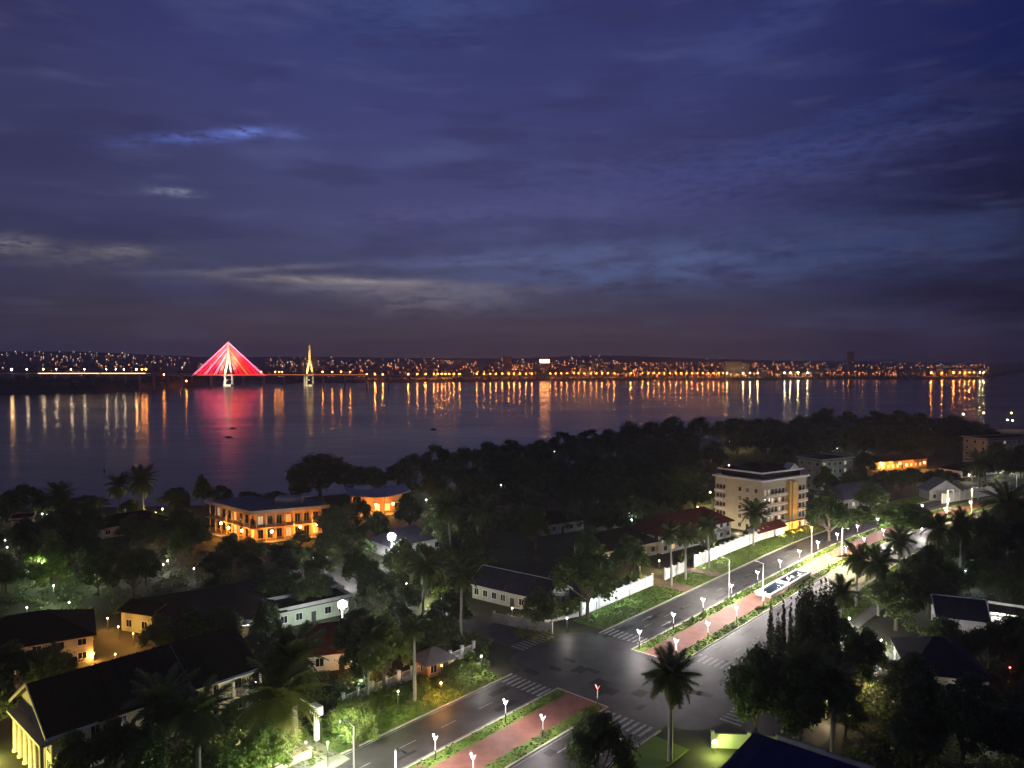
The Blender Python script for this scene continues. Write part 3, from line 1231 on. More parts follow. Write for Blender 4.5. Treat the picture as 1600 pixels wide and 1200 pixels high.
# ---- apartment block
def apartment():
    K = P(1190, 834)
    Lp = P(1117, 820)
    R = P(1259, 821)
    h = 16.3
    t = thing('apartment_block', 'five-storey cream apartment block with terrace roof and lit ochre stair column', 'apartment block', (K.x, K.y, 0))
    k = Vector((0, 0, 0))
    l = Lp - K
    r = R - K
    bk = l + r
    b = MB()
    b.prism([xy(k), xy(r), xy(bk), xy(l)], 0, h)
    b.build('wall', M['cream'], t)
    cen = (l + r) / 2

    def ring(f):
        return [xy(cen + (q - cen) * f) for q in (k, r, bk, l)]
    b = MB()
    b.prism(ring(1.07), h, h + .5)
    b.build('roof_slab', M['white'], t)
    b = MB()
    b.prism(ring(.86), h + .5, h + 2.3)
    b.build('penthouse', M['roofd'], t)
    b = MB()
    b.prism(ring(.95), h + 2.3, h + 2.75)
    b.build('terrace_slab', M['white'], t)
    b = MB()
    top = ring(.90)
    apex = (cen.x, cen.y, h + 5.0)
    b.add([(x, y, h + 2.75) for x, y in top] + [apex], [(0, 1, 4), (1, 2, 4), (2, 3, 4), (3, 0, 4), (3, 2, 1, 0)])
    b.build('roof', M['roofd'], t)
    ur = r.normalized()
    ul = -l.normalized()
    outr = Vector((ur.y, -ur.x, 0))
    outl = Vector((ul.y, -ul.x, 0))
    # gable dormer over the right face
    pc = r * .72 + Vector((0, 0, h + 2.75))
    b = MB()
    a0, a1 = pc - ur * 2.6, pc + ur * 2.6
    e = -outr * 3.0
    ap = pc + Vector((0, 0, 2.0))
    b.add([a0, a1, ap, a0 + e, a1 + e, ap + e], [(0, 1, 2), (3, 5, 4), (1, 4, 5, 2), (0, 2, 5, 3), (0, 3, 4, 1)])
    b.build('pediment', M['greyw'], t)
    fh = (h - 1.9) / 5
    lr = r.length
    ll = l.length

    def slabp(p0, p1, out, d, z0, z1, name, m):
        mb = MB()
        q = [p0 + out * .003, p0 + out * d, p1 + out * d, p1 + out * .003]
        mb.prism([xy(x) for x in q], z0, z1)
        return mb.build(name, M[m], t)
    # right face: balconies on both sides of the ochre stair column
    for fl in range(5):
        z = fl * fh
        for c0, c1 in ((.03, .50), (.74, .97)):
            p0, p1 = r * c0, r * c1
            if fl > 0:
                slabp(p0, p1, outr, 1.2, z - .12, z + .10, 'balcony_slab', 'white')
                mb = MB()
                q = [p0 + outr * 1.1, p0 + outr * 1.2, p1 + outr * 1.2, p1 + outr * 1.1]
                mb.prism([xy(x) for x in q], z + .10, z + .85)
                mb.build('balcony_parapet', M['cream'], t)
            n = 6 if c1 < .6 else 3
            for i in range(n):
                cxx = c0 + (c1 - c0) * (i + .5) / n
                lit = 'win_w' if (fl, i) in ((3, 2), (3, 4), (1, 4)) and n == 6 else ('win_d' if random.random() < .10 else None)
                win_part(t, r * cxx + Vector((0, 0, z + .25)), Vector((ur.x, ur.y, 0)), 1.15, 1.9, lit, 'cream')
        for cxx in (.12, .30, .46, .80, .87, .94):
            if True:
                win_part(t, l * cxx + Vector((0, 0, z + 1.0)), Vector((ul.x, ul.y, 0)), 1.1, 1.3, None, 'cream')
        # loggia at the far end of the left face
        slabp(l * .99, l * .80, outl, .7, z + .0, z + .7, 'balcony_parapet', 'white')
    for c0, c1, z1, m in ((.535, .57, h - .6, 'yellow'), (.60, .71, h - 1.0, 'yellow')):
        mb = MB()
        q = [r * c0 + outr * .004, r * c0 + outr * 1.5, r * c1 + outr * 1.5, r * c1 + outr * .004]
        mb.prism([xy(x) for x in q], 0, z1)
        mb.build('stair_column', M[m], t)
    # ground-floor awning
    mb = MB()
    q = [r * .3 + outr * .01, r * .3 + outr * 2.6, r * .98 + outr * 2.6, r * .98 + outr * .01]
    mb.prism([xy(x) for x in q], 2.9, 3.06)
    mb.build('awning', M['orangew'], t)
    # lights of the facade
    for fx, d, z, c, w in ((.64, 4.0, .6, 'orange', 2400), (.45, 4, .6, 'orange', 1000), (.88, 4, .6, 'orange', 1200), (.15, 5, .8, 'warm', 500)):
        p = K + r * fx + outr * d
        g = thing('facade_lamp', 'small uplight on the ground before the apartment block facade', 'lamp', (p.x, p.y, 0), 0, 'uplights before the apartment block')
        mb = MB()
        mb.lathe([(.14, 0), (.16, .3), (.12, .34)], (0, 0, 0), 8)
        mb.build('lamp_body', M['dark'], g)
        mb = MB()
        mb.lathe([(.11, .342), (.11, .36)], (0, 0, 0), 8)
        mb.build('lamp_lens', E[c], g)
        plight('lamp_light', (0, 0, z), c, w, g, .2)
    for fx in (.3, .75):
        p = K + l * fx + outl * 5
        g = thing('facade_lamp', 'small uplight on the ground before the apartment block facade', 'lamp', (p.x, p.y, 0), 0, 'uplights before the apartment block')
        mb = MB()
        mb.lathe([(.14, 0), (.16, .3), (.12, .34)], (0, 0, 0), 8)
        mb.build('lamp_body', M['dark'], g)
        plight('lamp_light', (0, 0, .65), (1, .86, .58), 1000, g, .2)
    for f in np.linspace(0, 1, 5):
        for g in np.linspace(0, 1, 5):
            q = K + l * f + r * g
            FOOT.append((q.x, q.y, 6))


apartment()


# ---- the hotel glowing orange
def hotel():
    K = P(400, 846)
    z = 9.0
    Lp = P(338, 828)
    R = P(500, 836)
    t = thing('hotel', 'two-storey hotel with pale flat roof edge, glowing orange behind its columns', 'hotel', (K.x, K.y, 0))
    k = Vector((0, 0, 0))
    l = Lp - K
    r = R - K
    l.z = r.z = 0
    ul = -l.normalized()
    ur = r.normalized()
    ol = Vector((ul.y, -ul.x, 0))
    orr = Vector((ur.y, -ur.x, 0))
    rb = r - orr * 13
    lb = l - ol * 13
    kb = -(ol + orr).normalized() * 16
    foot = [xy(k), xy(r), xy(rb), xy(kb), xy(lb), xy(l)]
    b = MB()
    b.prism(foot, 0, z)
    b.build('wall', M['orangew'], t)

    def off(d):
        kk = (ol + orr).normalized() * d * 1.25
        return [xy(kk), xy(r + orr * d + ur * d), xy(rb), xy(kb), xy(lb), xy(l + ol * d - ul * d)]
    b = MB()
    b.prism(off(2.4), z, z + .3)
    b.build('roof', M['roofg'], t)
    b = MB()
    o1 = off(2.62)
    o0 = off(2.4)
    for i, j in ((5, 0), (0, 1)):
        q = [o0[i], o0[j], o1[j], o1[i]]
        b.prism(q[::-1], z - .25, z + .75)
    b.build('roof_fascia', M['greyw'], t)
    b = MB()
    b.prism(off(2.3), 4.2, 4.45)
    b.build('gallery_floor', M['orangew'], t)
    b = MB()
    b.prism(off(4.5), 0, .35)
    b.build('terrace', M['walk'], t)
    for base, u, out, ln in ((l, ul, ol, l.length), (k, ur, orr, r.length)):
        n = 7
        for i in range(n + 1):
            p = base + u * (ln * i / n) + out * 2.0
            c = MB()
            c.lathe([(.28, .35), (.28, .5), (.2, .55), (.18, 3.8), (.28, 4.0), (.28, 4.2)], (p.x, p.y, 0), 8)
            c.build('column', M['yellow'], t)
            c = MB()
            c.lathe([(.2, 4.45), (.15, 8.7), (.24, 9.0)], (p.x, p.y, 0), 8)
            c.build('column', M['cream'], t)
        for fl, zz in ((0, .5), (1, 4.6)):
            for i in range(n):
                p = base + u * (ln * (i + .5) / n)
                win_part(t, p + Vector((0, 0, zz + .3)), u, 1.6, 2.6, [None, None, 'win_d', None, 'win_o', None, None][(i * 3 + fl * 2) % 7], 'yellow')
        rl = MB()
        q = [base + out * 2.15, base + u * ln + out * 2.15, base + u * ln + out * 2.22, base + out * 2.22]
        rl.prism([xy(x) for x in q][::-1], 5.35, 5.45)
        kk = int(ln / .5)
        for i in range(kk):
            p = base + u * (ln * (i + .5) / kk) + out * 2.18
            rl.box(p.x - .04, p.y - .04, 4.45, p.x + .04, p.y + .04, 5.35)
        rl.build('railing', M['dark'], t)
    # roof plant room
    b = MB()
    p = kb * .5 + r * .35
    b.box(p.x - 4, p.y - 2, z + .3, p.x + 4, p.y + 2, z + 2.6)
    b.build('plant_room', M['greyw'], t)
    # terrace lamps
    spots = [(l * .62 + ol * 3.2, 3.3), (l * .42 + ol * 3.3, 2.6), (l * .10 + ol * 3.2, 2.8), (r * .22 + orr * 3.2, 2.6),
             (r * .66 + orr * 3.2, 3.2), (r * .92 + orr * 3.2, 3.3)]
    for p, zz in spots:
        q = K + p
        g = thing('terrace_lamp', 'bright yellow globe lamp on the hotel terrace', 'lamp', (q.x, q.y, .35), 0, 'yellow lamps on the hotel terrace')
        m = MB()
        m.tube((0, 0, 0), (0, 0, zz), .06, .05, 6)
        m.build('post', M['dark'], g)
        m = MB()
        m.ball((0, 0, zz + .35), .42, 8, 5)
        m.build('lamp_globe', E['yellow'], g, True)
        plight('lamp_light', (0, -.85, zz + .2), (1, .36, .05), 2000, g, .2)
    for f in np.linspace(0, 1, 6):
        q = K + l * f
        FOOT.append((q.x, q.y, 7))
        FOOT.append((q.x - ol.x * 8, q.y - ol.y * 8, 7))
        q = K + r * f
        FOOT.append((q.x, q.y, 7))
        FOOT.append((q.x - orr.x * 8, q.y - orr.y * 8, 7))
    # lit lawn and clipped hedge below the terrace
    q = P(335, 862)
    b = MB()
    b.box(-4.2, -2, 0, 4.2, 2, .5)
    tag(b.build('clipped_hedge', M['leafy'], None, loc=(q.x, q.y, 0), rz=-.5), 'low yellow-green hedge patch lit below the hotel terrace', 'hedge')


hotel()
clear(335, 862, 5)


def restaurant():
    A, B = P(552, 808), P(632, 803)
    u = (B - A)
    Ln = u.length
    u.normalize()
    t = thing('restaurant_pavilion', 'open restaurant pavilion with upswept pale roof, glowing orange inside', 'restaurant', (A.x, A.y, 0), atan2(u.y, u.x))
    b = MB()
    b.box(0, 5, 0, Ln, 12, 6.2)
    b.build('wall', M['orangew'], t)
    b = MB()
    n = 10
    for i in range(n):
        x0, x1 = -2 + (Ln + 4) * i / n, -2 + (Ln + 4) * (i + 1) / n
        f = lambda x: 6.6 + 1.5 * ((x - Ln / 2) / (Ln / 2 + 2)) ** 2
        b.add([(x0, -1.5, f(x0)), (x1, -1.5, f(x1)), (x1, 13, f(x1)), (x0, 13, f(x0)),
               (x0, -1.5, f(x0) + .5), (x1, -1.5, f(x1) + .5), (x1, 13, f(x1) + .5), (x0, 13, f(x0) + .5)],
              [(3, 2, 1, 0), (4, 5, 6, 7), (0, 1, 5, 4), (2, 3, 7, 6)] + ([(0, 4, 7, 3)] if i == 0 else []) + ([(1, 2, 6, 5)] if i == n - 1 else []))
    b.build('roof', M['greyw'], t)
    b = MB()
    b.box(-1, -2, 0, Ln + 1, 5, .3)
    b.build('terrace', M['walk'], t)
    for i in range(6):
        b = MB()
        x = Ln * i / 5
        b.tube((x, -.8, .3), (x, -.8, 6.6), .16, .14, 8)
        b.build('column', M['yellow'], t)
    for i in range(5):
        win_part(t, Vector((Ln * (i + .5) / 5, 5, .6)), Vector((1, 0, 0)), 2.0, 2.6, ['win_o', None, 'win_w', 'win_o', None][i], 'yellow')
    for i, x in enumerate((2, 8, 14)):
        q = t.matrix_basis @ Vector((x, 1.5, 0))
        g = thing('terrace_lamp', 'yellow globe lamp under the upswept restaurant roof', 'lamp', (q.x, q.y, .3), 0, 'lamps under the restaurant roof')
        m = MB()
        m.tube((0, 0, 0), (0, 0, 3), .06, .05, 6)
        m.build('post', M['dark'], g)
        m = MB()
        m.ball((0, 0, 3.3), .45, 8, 5)
        m.build('lamp_globe', E['yellow'], g, True)
        plight('lamp_light', (0, -.85, 3.2), (1, .36, .05), 2000, g, .2)
    for i in range(5):
        q = A + u * (Ln * i / 4)
        FOOT.append((q.x, q.y, 8))
    clear(590, 822, 4)


restaurant()

# ---- the other houses
house('house', 'house with violet hip roof lit by the white floodlight at its corner', (612, 874), (690, 858), 11, 3.8, 'hip', 3.0, 'white', 'roofv', lit=('win_d', None))
house('house', 'long pale house under a dark blue roof beside the side street', (738, 934), (852, 962), 9.5, 3.6, 'gable', 2.7, 'greyw', 'roofb', trim='greyw', wins=8, door=True)
house('house', 'ochre-lit house with dark hip roof left of the red-roofed house', (942, 884), (1027, 866), 12, 4.0, 'hip', 3.4, 'cream', 'roofd', lit=('win_d', None, None))
house('house', 'large white house with broad red hip roof behind the tall palms', (1034, 866), (1142, 839), 12, 5.6, 'hip', 3.6, 'white', 'roofr', floors=2, lit=(None, 'win_w', None, None), over=.9)
house('gatehouse', 'small white gatehouse with red roof by the apartment block wall', (1184, 846), (1226, 834), 4, 2.8, 'gable', 1.3, 'white', 'roofr', lit=('win_w',))
house('house', 'pale house with large grey hip roof beyond the avenue bend', (1318, 797), (1388, 787), 13, 4.0, 'hip', 4.0, 'greyw', 'roofg', lit=(None, 'win_d'))
house('house', 'small house with pointed pale gable near the long far wall', (1452, 782), (1436, 776), 12, 4, 'gable', 4.0, 'greyw', 'roofg', back=-1)
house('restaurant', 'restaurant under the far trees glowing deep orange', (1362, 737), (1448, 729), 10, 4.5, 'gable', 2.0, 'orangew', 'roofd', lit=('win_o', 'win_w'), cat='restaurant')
house('house', 'low house with bright white porch lights left of the right-edge block', (1500, 747), (1568, 739), 10, 3.6, 'hip', 2.2, 'white', 'roofd', lit=('win_w', None))
house('office_block', 'dim grey four-storey block behind the apartment block', (1283, 768), (1332, 762), 12, 12.5, 'flat', .6, 'greyw', 'roofd', floors=4, cat='office block', lit=(None, None, None, 'win_d'))
house('office_block', 'dark flat-roofed block at the right edge near the docks', (1542, 727), (1625, 722), 14, 13, 'flat', .6, 'greyw', 'roofd', floors=4, cat='office block', lit=(None, None, None, 'win_d', None))
house('house', 'white house with verandah and white-edged dark roof among trees at right', (1466, 994), (1541, 1003), 9, 4.2, 'gable', 2.6, 'white', 'roofb', trim='white')
house('annex', 'low white flat-roofed annex lit by a bright lamp at the right edge', (1548, 985), (1622, 997), 7, 3.2, 'flat', .5, 'white', 'roofd', cat='house', wins=4, door=False)
house('kiosk', 'small kiosk at the right edge lit vivid orange', (1566, 1018), (1622, 1027), 5, 3.0, 'gable', 1.2, 'orangew', 'roofd', lit=('win_o',), cat='kiosk')
house('house', 'house with wide nearly black roof below the white verandah house', (1425, 1086), (1545, 1100), 15, 4.0, 'hip', 3.4, 'greyw', 'roofb')
house('house', 'house with dark hip roof and orange-lit gable wall at the left edge', (-75, 1072), (146, 1032), 15, 5.0, 'hip', 3.3, 'cream', 'roofd', lit=(None,), floors=2)
house('hall', 'wide hall with low dark roof in the middle of the left gardens', (270, 1018), (436, 982), 24, 4.0, 'hip', 3.2, 'brown', 'roofd', cat='hall', over=1.4)
house('house', 'house with dull dark-red roof behind the date palm', (482, 1052), (585, 1040), 11, 3.4, 'gable', 3.2, 'white', 'roofr', lit=(None, 'win_o'))
house('house', 'low flat-roofed greenish house under the middle floodlight', (432, 984), (545, 958), 7, 3.4, 'flat', .7, 'greenw', 'roofd', wins=5, trim='greyw')
house('gatehouse', 'small orange gatehouse with grey hip roof behind the railing fence', (668, 1062), (706, 1050), 4.2, 3.0, 'hip', 1.3, 'orangew', 'roofg', lit=(None, 'win_w'), wins=2, over=.8)
house('shed', 'small shed with pale green boarded wall beside the dark hall', (190, 985), (238, 992), 6, 4.2, 'gable', 1.2, 'greenw', 'roofd', cat='shed', wins=2, door=False)
house('house', 'half-hidden house with grey roof in the woods left of the ochre house', (845, 838), (912, 828), 10, 3.6, 'hip', 2.6, 'greyw', 'roofd')
house('house', 'villa at the left edge with an orange-lit wall under palms', (18, 836), (50, 833), 9, 4.5, 'flat', .5, 'orangew', 'roofd', lit=('win_w',))
house('house', 'half-hidden bungalow with dark roof behind the small lamps at left', (160, 842), (262, 826), 10, 3.6, 'hip', 2.4, 'greyw', 'roofd')


# ---- the big house at lower left, parallel to the avenue
def manor():
    s0, s1 = 30.5, 58.5
    nf, nb = -108.0, -122.0
    c = C(s0, nf)
    t = thing('villa', 'large two-storey villa with steep dark gable roof and white columns at lower left', 'villa', (c.x, c.y, 0), AVROT)
    Ln = s1 - s0
    W = nf - nb
    we, wr = 6.8, 11.0
    b = MB()
    b.box(0, 0, 0, Ln, W, we)
    b.add([(0, 0, we), (0, W, we), (0, W / 2, wr - .1), (Ln, 0, we), (Ln, W, we), (Ln, W / 2, wr - .1)], [(0, 2, 1), (3, 4, 5)])
    b.build('wall', M['cream'], t)
    sl = (wr - we) / (W / 2)
    for ya, nm in ((-1.0, 0), (W + 1.0, 1)):
        b = MB()
        ze = we - sl * 1.0
        pts = [(-.9, ya, ze), (Ln + .9, ya, ze), (Ln + .9, W / 2, wr), (-.9, W / 2, wr)]
        b.add(pts + [(x, y, z + .16) for x, y, z in pts], [(0, 1, 2, 3), (4, 7, 6, 5), (0, 4, 5, 1), (1, 5, 6, 2), (2, 6, 7, 3), (3, 7, 4, 0)])
        ro = b.build('roof', M['roofd'], t)
        b = MB()
        xq = -.4
        while xq < Ln + .6:
            b.add([(xq, ya, ze + .14), (xq + .1, ya, ze + .14), (xq + .1, W / 2, wr + .14), (xq, W / 2, wr + .14), (xq, ya, ze + .26), (xq + .1, ya, ze + .26), (xq + .1, W / 2, wr + .26), (xq, W / 2, wr + .26)], [(4, 5, 6, 7), (0, 4, 7, 3), (1, 2, 6, 5), (0, 1, 5, 4)])
            xq += 1.15
        b.build('roof_seam', M['roofd'], ro)
    b = MB()
    ze = we - sl
    for ya in (-1.0, W + 1.0):
        xa = -1.05
        b.add([(xa, ya, ze - .1), (xa + .14, ya, ze - .1), (xa + .14, W / 2, wr - .1), (xa, W / 2, wr - .1),
               (xa, ya, ze + .3), (xa + .14, ya, ze + .3), (xa + .14, W / 2, wr + .3), (xa, W / 2, wr + .3)],
              [(0, 1, 2, 3), (4, 7, 6, 5), (0, 4, 5, 1), (1, 5, 6, 2), (2, 6, 7, 3), (3, 7, 4, 0)])
    b.build('gable_trim', M['cream'], t)
    for x0, x1 in ((-.9, 5.2), (12.5, 17.0), (21.5, Ln + .9)):
        b = MB()
        b.box(x0, -1.16, ze - .16, x1, -1.003, ze + .16)
        b.build('gutter', M['white'], t)
    b = MB()
    b.add([(18.0, -1.0, ze + .17), (18.25, -1.0, ze + .17), (18.25, W / 2, wr + .19), (18.0, W / 2, wr + .19)], [(0, 1, 2, 3)])
    b.build('roof_flashing', M['roofg'], t)
    # colonnade before the gable end
    for i in range(6):
        y = W * (i + .3) / 6
        b = MB()
        b.lathe([(.42, 0), (.42, .3), (.30, .4), (.26, 4.6), (.42, 4.85), (.42, 5.05)], (-1.0, y, 0), 10)
        b.build('column', M['cream'], t)
    b = MB()
    b.box(-1.5, -.4, 5.05, -.02, W + .4, 5.4)
    b.build('portico_roof', M['cream'], t)
    for i in range(5):
        for z in (.4, 3.6):
            win_part(t, Vector((0, W * (i + .5) / 5, z)), Vector((0, -1, 0)), 1.4, 2.0, None, 'white')
    win_part(t, Vector((0, W / 2, 7.2)), Vector((0, -1, 0)), 1.0, 1.0, None, 'white')
    for i in range(8):
        for z in (.6, 3.9):
            win_part(t, Vector((1.8 + 3.4 * i, 0, z)), Vector((1, 0, 0)), 1.3, 1.7, 'win_d' if (i == 5 and z < 1) else None, 'white')
    # two-storey verandah frame at the far end, under the eave
    for i in range(4):
        b = MB()
        x = Ln - 6 + i * 2.2
        b.box(x - .15, -1.5, 0, x + .15, -1.2, 6.0)
        b.build('verandah_post', M['white'], t)
    for z, d in ((3.0, 0), (6.0, 1.1)):
        b = MB()
        b.box(Ln - 6.4, -1.56, z, Ln + 1.0, -.02 - d, z + .28)
        b.build('verandah_floor' if d == 0 else 'verandah_beam', M['white'], t)
    b = MB()
    for j in range(14):
        x = Ln - 6 + j * .5
        b.box(x, -1.4, 3.28, x + .06, -1.34, 4.2)
    b.box(Ln - 6.2, -1.45, 4.2, Ln + .8, -1.3, 4.3)
    b.build('balustrade', M['white'], t)
    for i in range(6):
        for j in range(4):
            q = C(s0 + Ln * i / 5, nf - W * j / 3)
            FOOT.append((q.x, q.y, 4.5))
    p = C(s0 - 4.5, -113.5)
    FOOT.append((p.x, p.y, 5))
    for pp, w in ((C(s0 - 5.2, -112), 2200), (C(s0 - 5, -119.5), 1800)):
        g = thing('ground_spotlight', 'yellow ground light shining up at the villa columns', 'lamp', (pp.x, pp.y, 0), 0, 'ground lights before the villa columns')
        m = MB()
        m.lathe([(.14, 0), (.17, .3), (.12, .36)], (0, 0, 0), 8)
        m.build('lamp_body', M['dark'], g)
        m = MB()
        m.lathe([(.11, .362), (.11, .38)], (0, 0, 0), 8)
        m.build('lamp_lens', E['yellow'], g)
        plight('lamp_light', (0, 0, .7), (1, .88, .24), w * 2.4, g, .2)


manor()


# ---- gate pillar with sign box
def gate_pillar():
    p = P(495, 1158)
    t = thing('gate_pillar', 'white gate pillar carrying a box sign at the concrete driveway', 'gate pillar', (p.x, p.y, 0), AVROT - pi / 2)
    b = MB()
    b.box(-.3, -.3, 0, .3, .3, 3.7)
    b.build('pillar', M['white'], t)
    b = MB()
    b.box(-1.0, -.45, 4.0, 1.0, .45, 5.3)
    b.build('sign_box', M['white'], t)
    b = MB()
    b.box(-.12, -.12, 3.7, .12, .12, 4.0)
    b.build('neck', M['dark'], t)
    b = MB()
    b.box(-.75, -.462, 4.35, -.1, -.452, 4.95)
    b.build('sign_panel', M['greyw'], t)
    b = MB()
    b.tube((1.1, 0, 0), (1.1, 0, 3.4), .06, .06, 6)
    b.build('gate_post', M['dark'], t)
    b = MB()
    b.box(-4.4, -.06, 4.75, -1.15, .06, 4.95)
    b.build('arm', M['white'], t)


gate_pillar()
clear(495, 1158, 4)


# ---- blue roofed canopy at bottom
def blue_canopy():
    a = P(1216, 1156, 4.0)
    b_ = P(1368, 1207, 4.0)
    u = (b_ - a)
    Ln = u.length
    t = thing('blue_roofed_building', 'building with bright blue sheet roof and white parapet at bottom right', 'building', (a.x, a.y, 0), atan2(u.y, u.x))
    b = MB()
    b.box(-2.5, -14, 0, Ln, -.3, 3.6)
    b.build('wall', M['greyw'], t)
    b = MB()
    b.add([(-3.2, -14.6, 3.3), (Ln, -14.6, 3.3), (Ln, -.3, 3.95), (-3.2, -.3, 3.95), (-3.2, -14.6, 3.45), (Ln, -14.6, 3.45), (Ln, -.3, 4.1), (-3.2, -.3, 4.1)],
          [(3, 2, 1, 0), (4, 5, 6, 7), (0, 1, 5, 4), (1, 2, 6, 5), (2, 3, 7, 6), (3, 0, 4, 7)])
    b.build('roof', M['blue'], t)
    for x0, x1, dz in ((0, Ln * .52, 0), (Ln * .52, Ln, -.15)):
        b = MB()
        b.box(x0, -.28, 3.2, x1 - .02, .12, 4.75 + dz)
        b.build('parapet', M['greyw'], t)
    for i in range(9):
        b = MB()
        x = -2.6 + (Ln + 2) * i / 8
        b.add([(x, -14.6, 3.46), (x + .08, -14.6, 3.46), (x + .08, -.3, 4.11), (x, -.3, 4.11), (x, -14.6, 3.53), (x + .08, -14.6, 3.53), (x + .08, -.3, 4.18), (x, -.3, 4.18)],
              [(4, 5, 6, 7), (0, 1, 5, 4), (1, 2, 6, 5), (3, 0, 4, 7)])
        b.build('roof_rib', M['blue'], t)
    for i in range(5):
        q = a + u * (i / 4)
        FOOT.append((q.x, q.y, 5))
        FOOT.append((q.x - 4, q.y - 7, 6))


blue_canopy()


# ---- white awning with the orange light, floodlights
def carport():
    p = P(372, 1003)
    t = thing('lit_awning', 'white awning lit from below beside an orange light at the dark hall', 'awning', (p.x, p.y, 0), .35)
    b = MB()
    n = 6
    for i in range(n):
        a0, a1 = pi * i / n, pi * (i + 1) / n
        x0, z0 = 1.6 - 1.6 * cos(a0), 2.2 + .9 * sin(a0)
        x1, z1 = 1.6 - 1.6 * cos(a1), 2.2 + .9 * sin(a1)
        b.add([(x0, 0, z0), (x1, 0, z1), (x1, 3, z1), (x0, 3, z0), (x0, 0, z0 + .06), (x1, 0, z1 + .06), (x1, 3, z1 + .06), (x0, 3, z0 + .06)],
              [(0, 1, 2, 3), (7, 6, 5, 4), (0, 4, 5, 1), (2, 6, 7, 3)])
    b.build('awning_cover', M['white'], t)
    for x in (0, 3.2):
        for y in (.1, 2.9):
            b = MB()
            b.tube((x, y, 0), (x, y, 2.2), .05, .05, 6)
            b.build('post', M['dark'], t)
    b = MB()
    b.box(.6, 1.4, 2.75, 2.6, 1.6, 2.85)
    b.build('tube_light', E['white'], t)
    plight('awning_light', (1.6, -.8, 2.6), 'white', 900, t, .2)


carport()
clear(372, 1003, 5)


def floodlight(px, py, z, watt, label, tgt, r=.75):
    p = P(px, py, z)
    t = thing('floodlight', label, 'floodlight', (p.x, p.y, 0), 0)
    b = MB()
    b.tube((0, 0, 0), (0, 0, z - .3), .12, .09, 8)
    b.build('mast', M['steel'], t)
    b = MB()
    b.box(-r, .02, z - .3, r, .3, z + r * 1.3 - .3)
    b.build('housing', M['dark'], t)
    b = MB()
    b.ball((0, -.15, z - .3 + r * .65), r * .85, 10, 6)
    b.build('lens', E['flood'], t, True)
    plight('flood_light', (0, -1.2, z + .2), 'flood', watt, t, .6)
    clear(px, py, 5)


floodlight(612, 841, 7.0, 16000, 'blinding white floodlight by the corner of the violet-roofed house', None, 1.2)
floodlight(535, 947, 6.0, 12000, 'blinding white floodlight above the flat greenish house', None, 1.0)

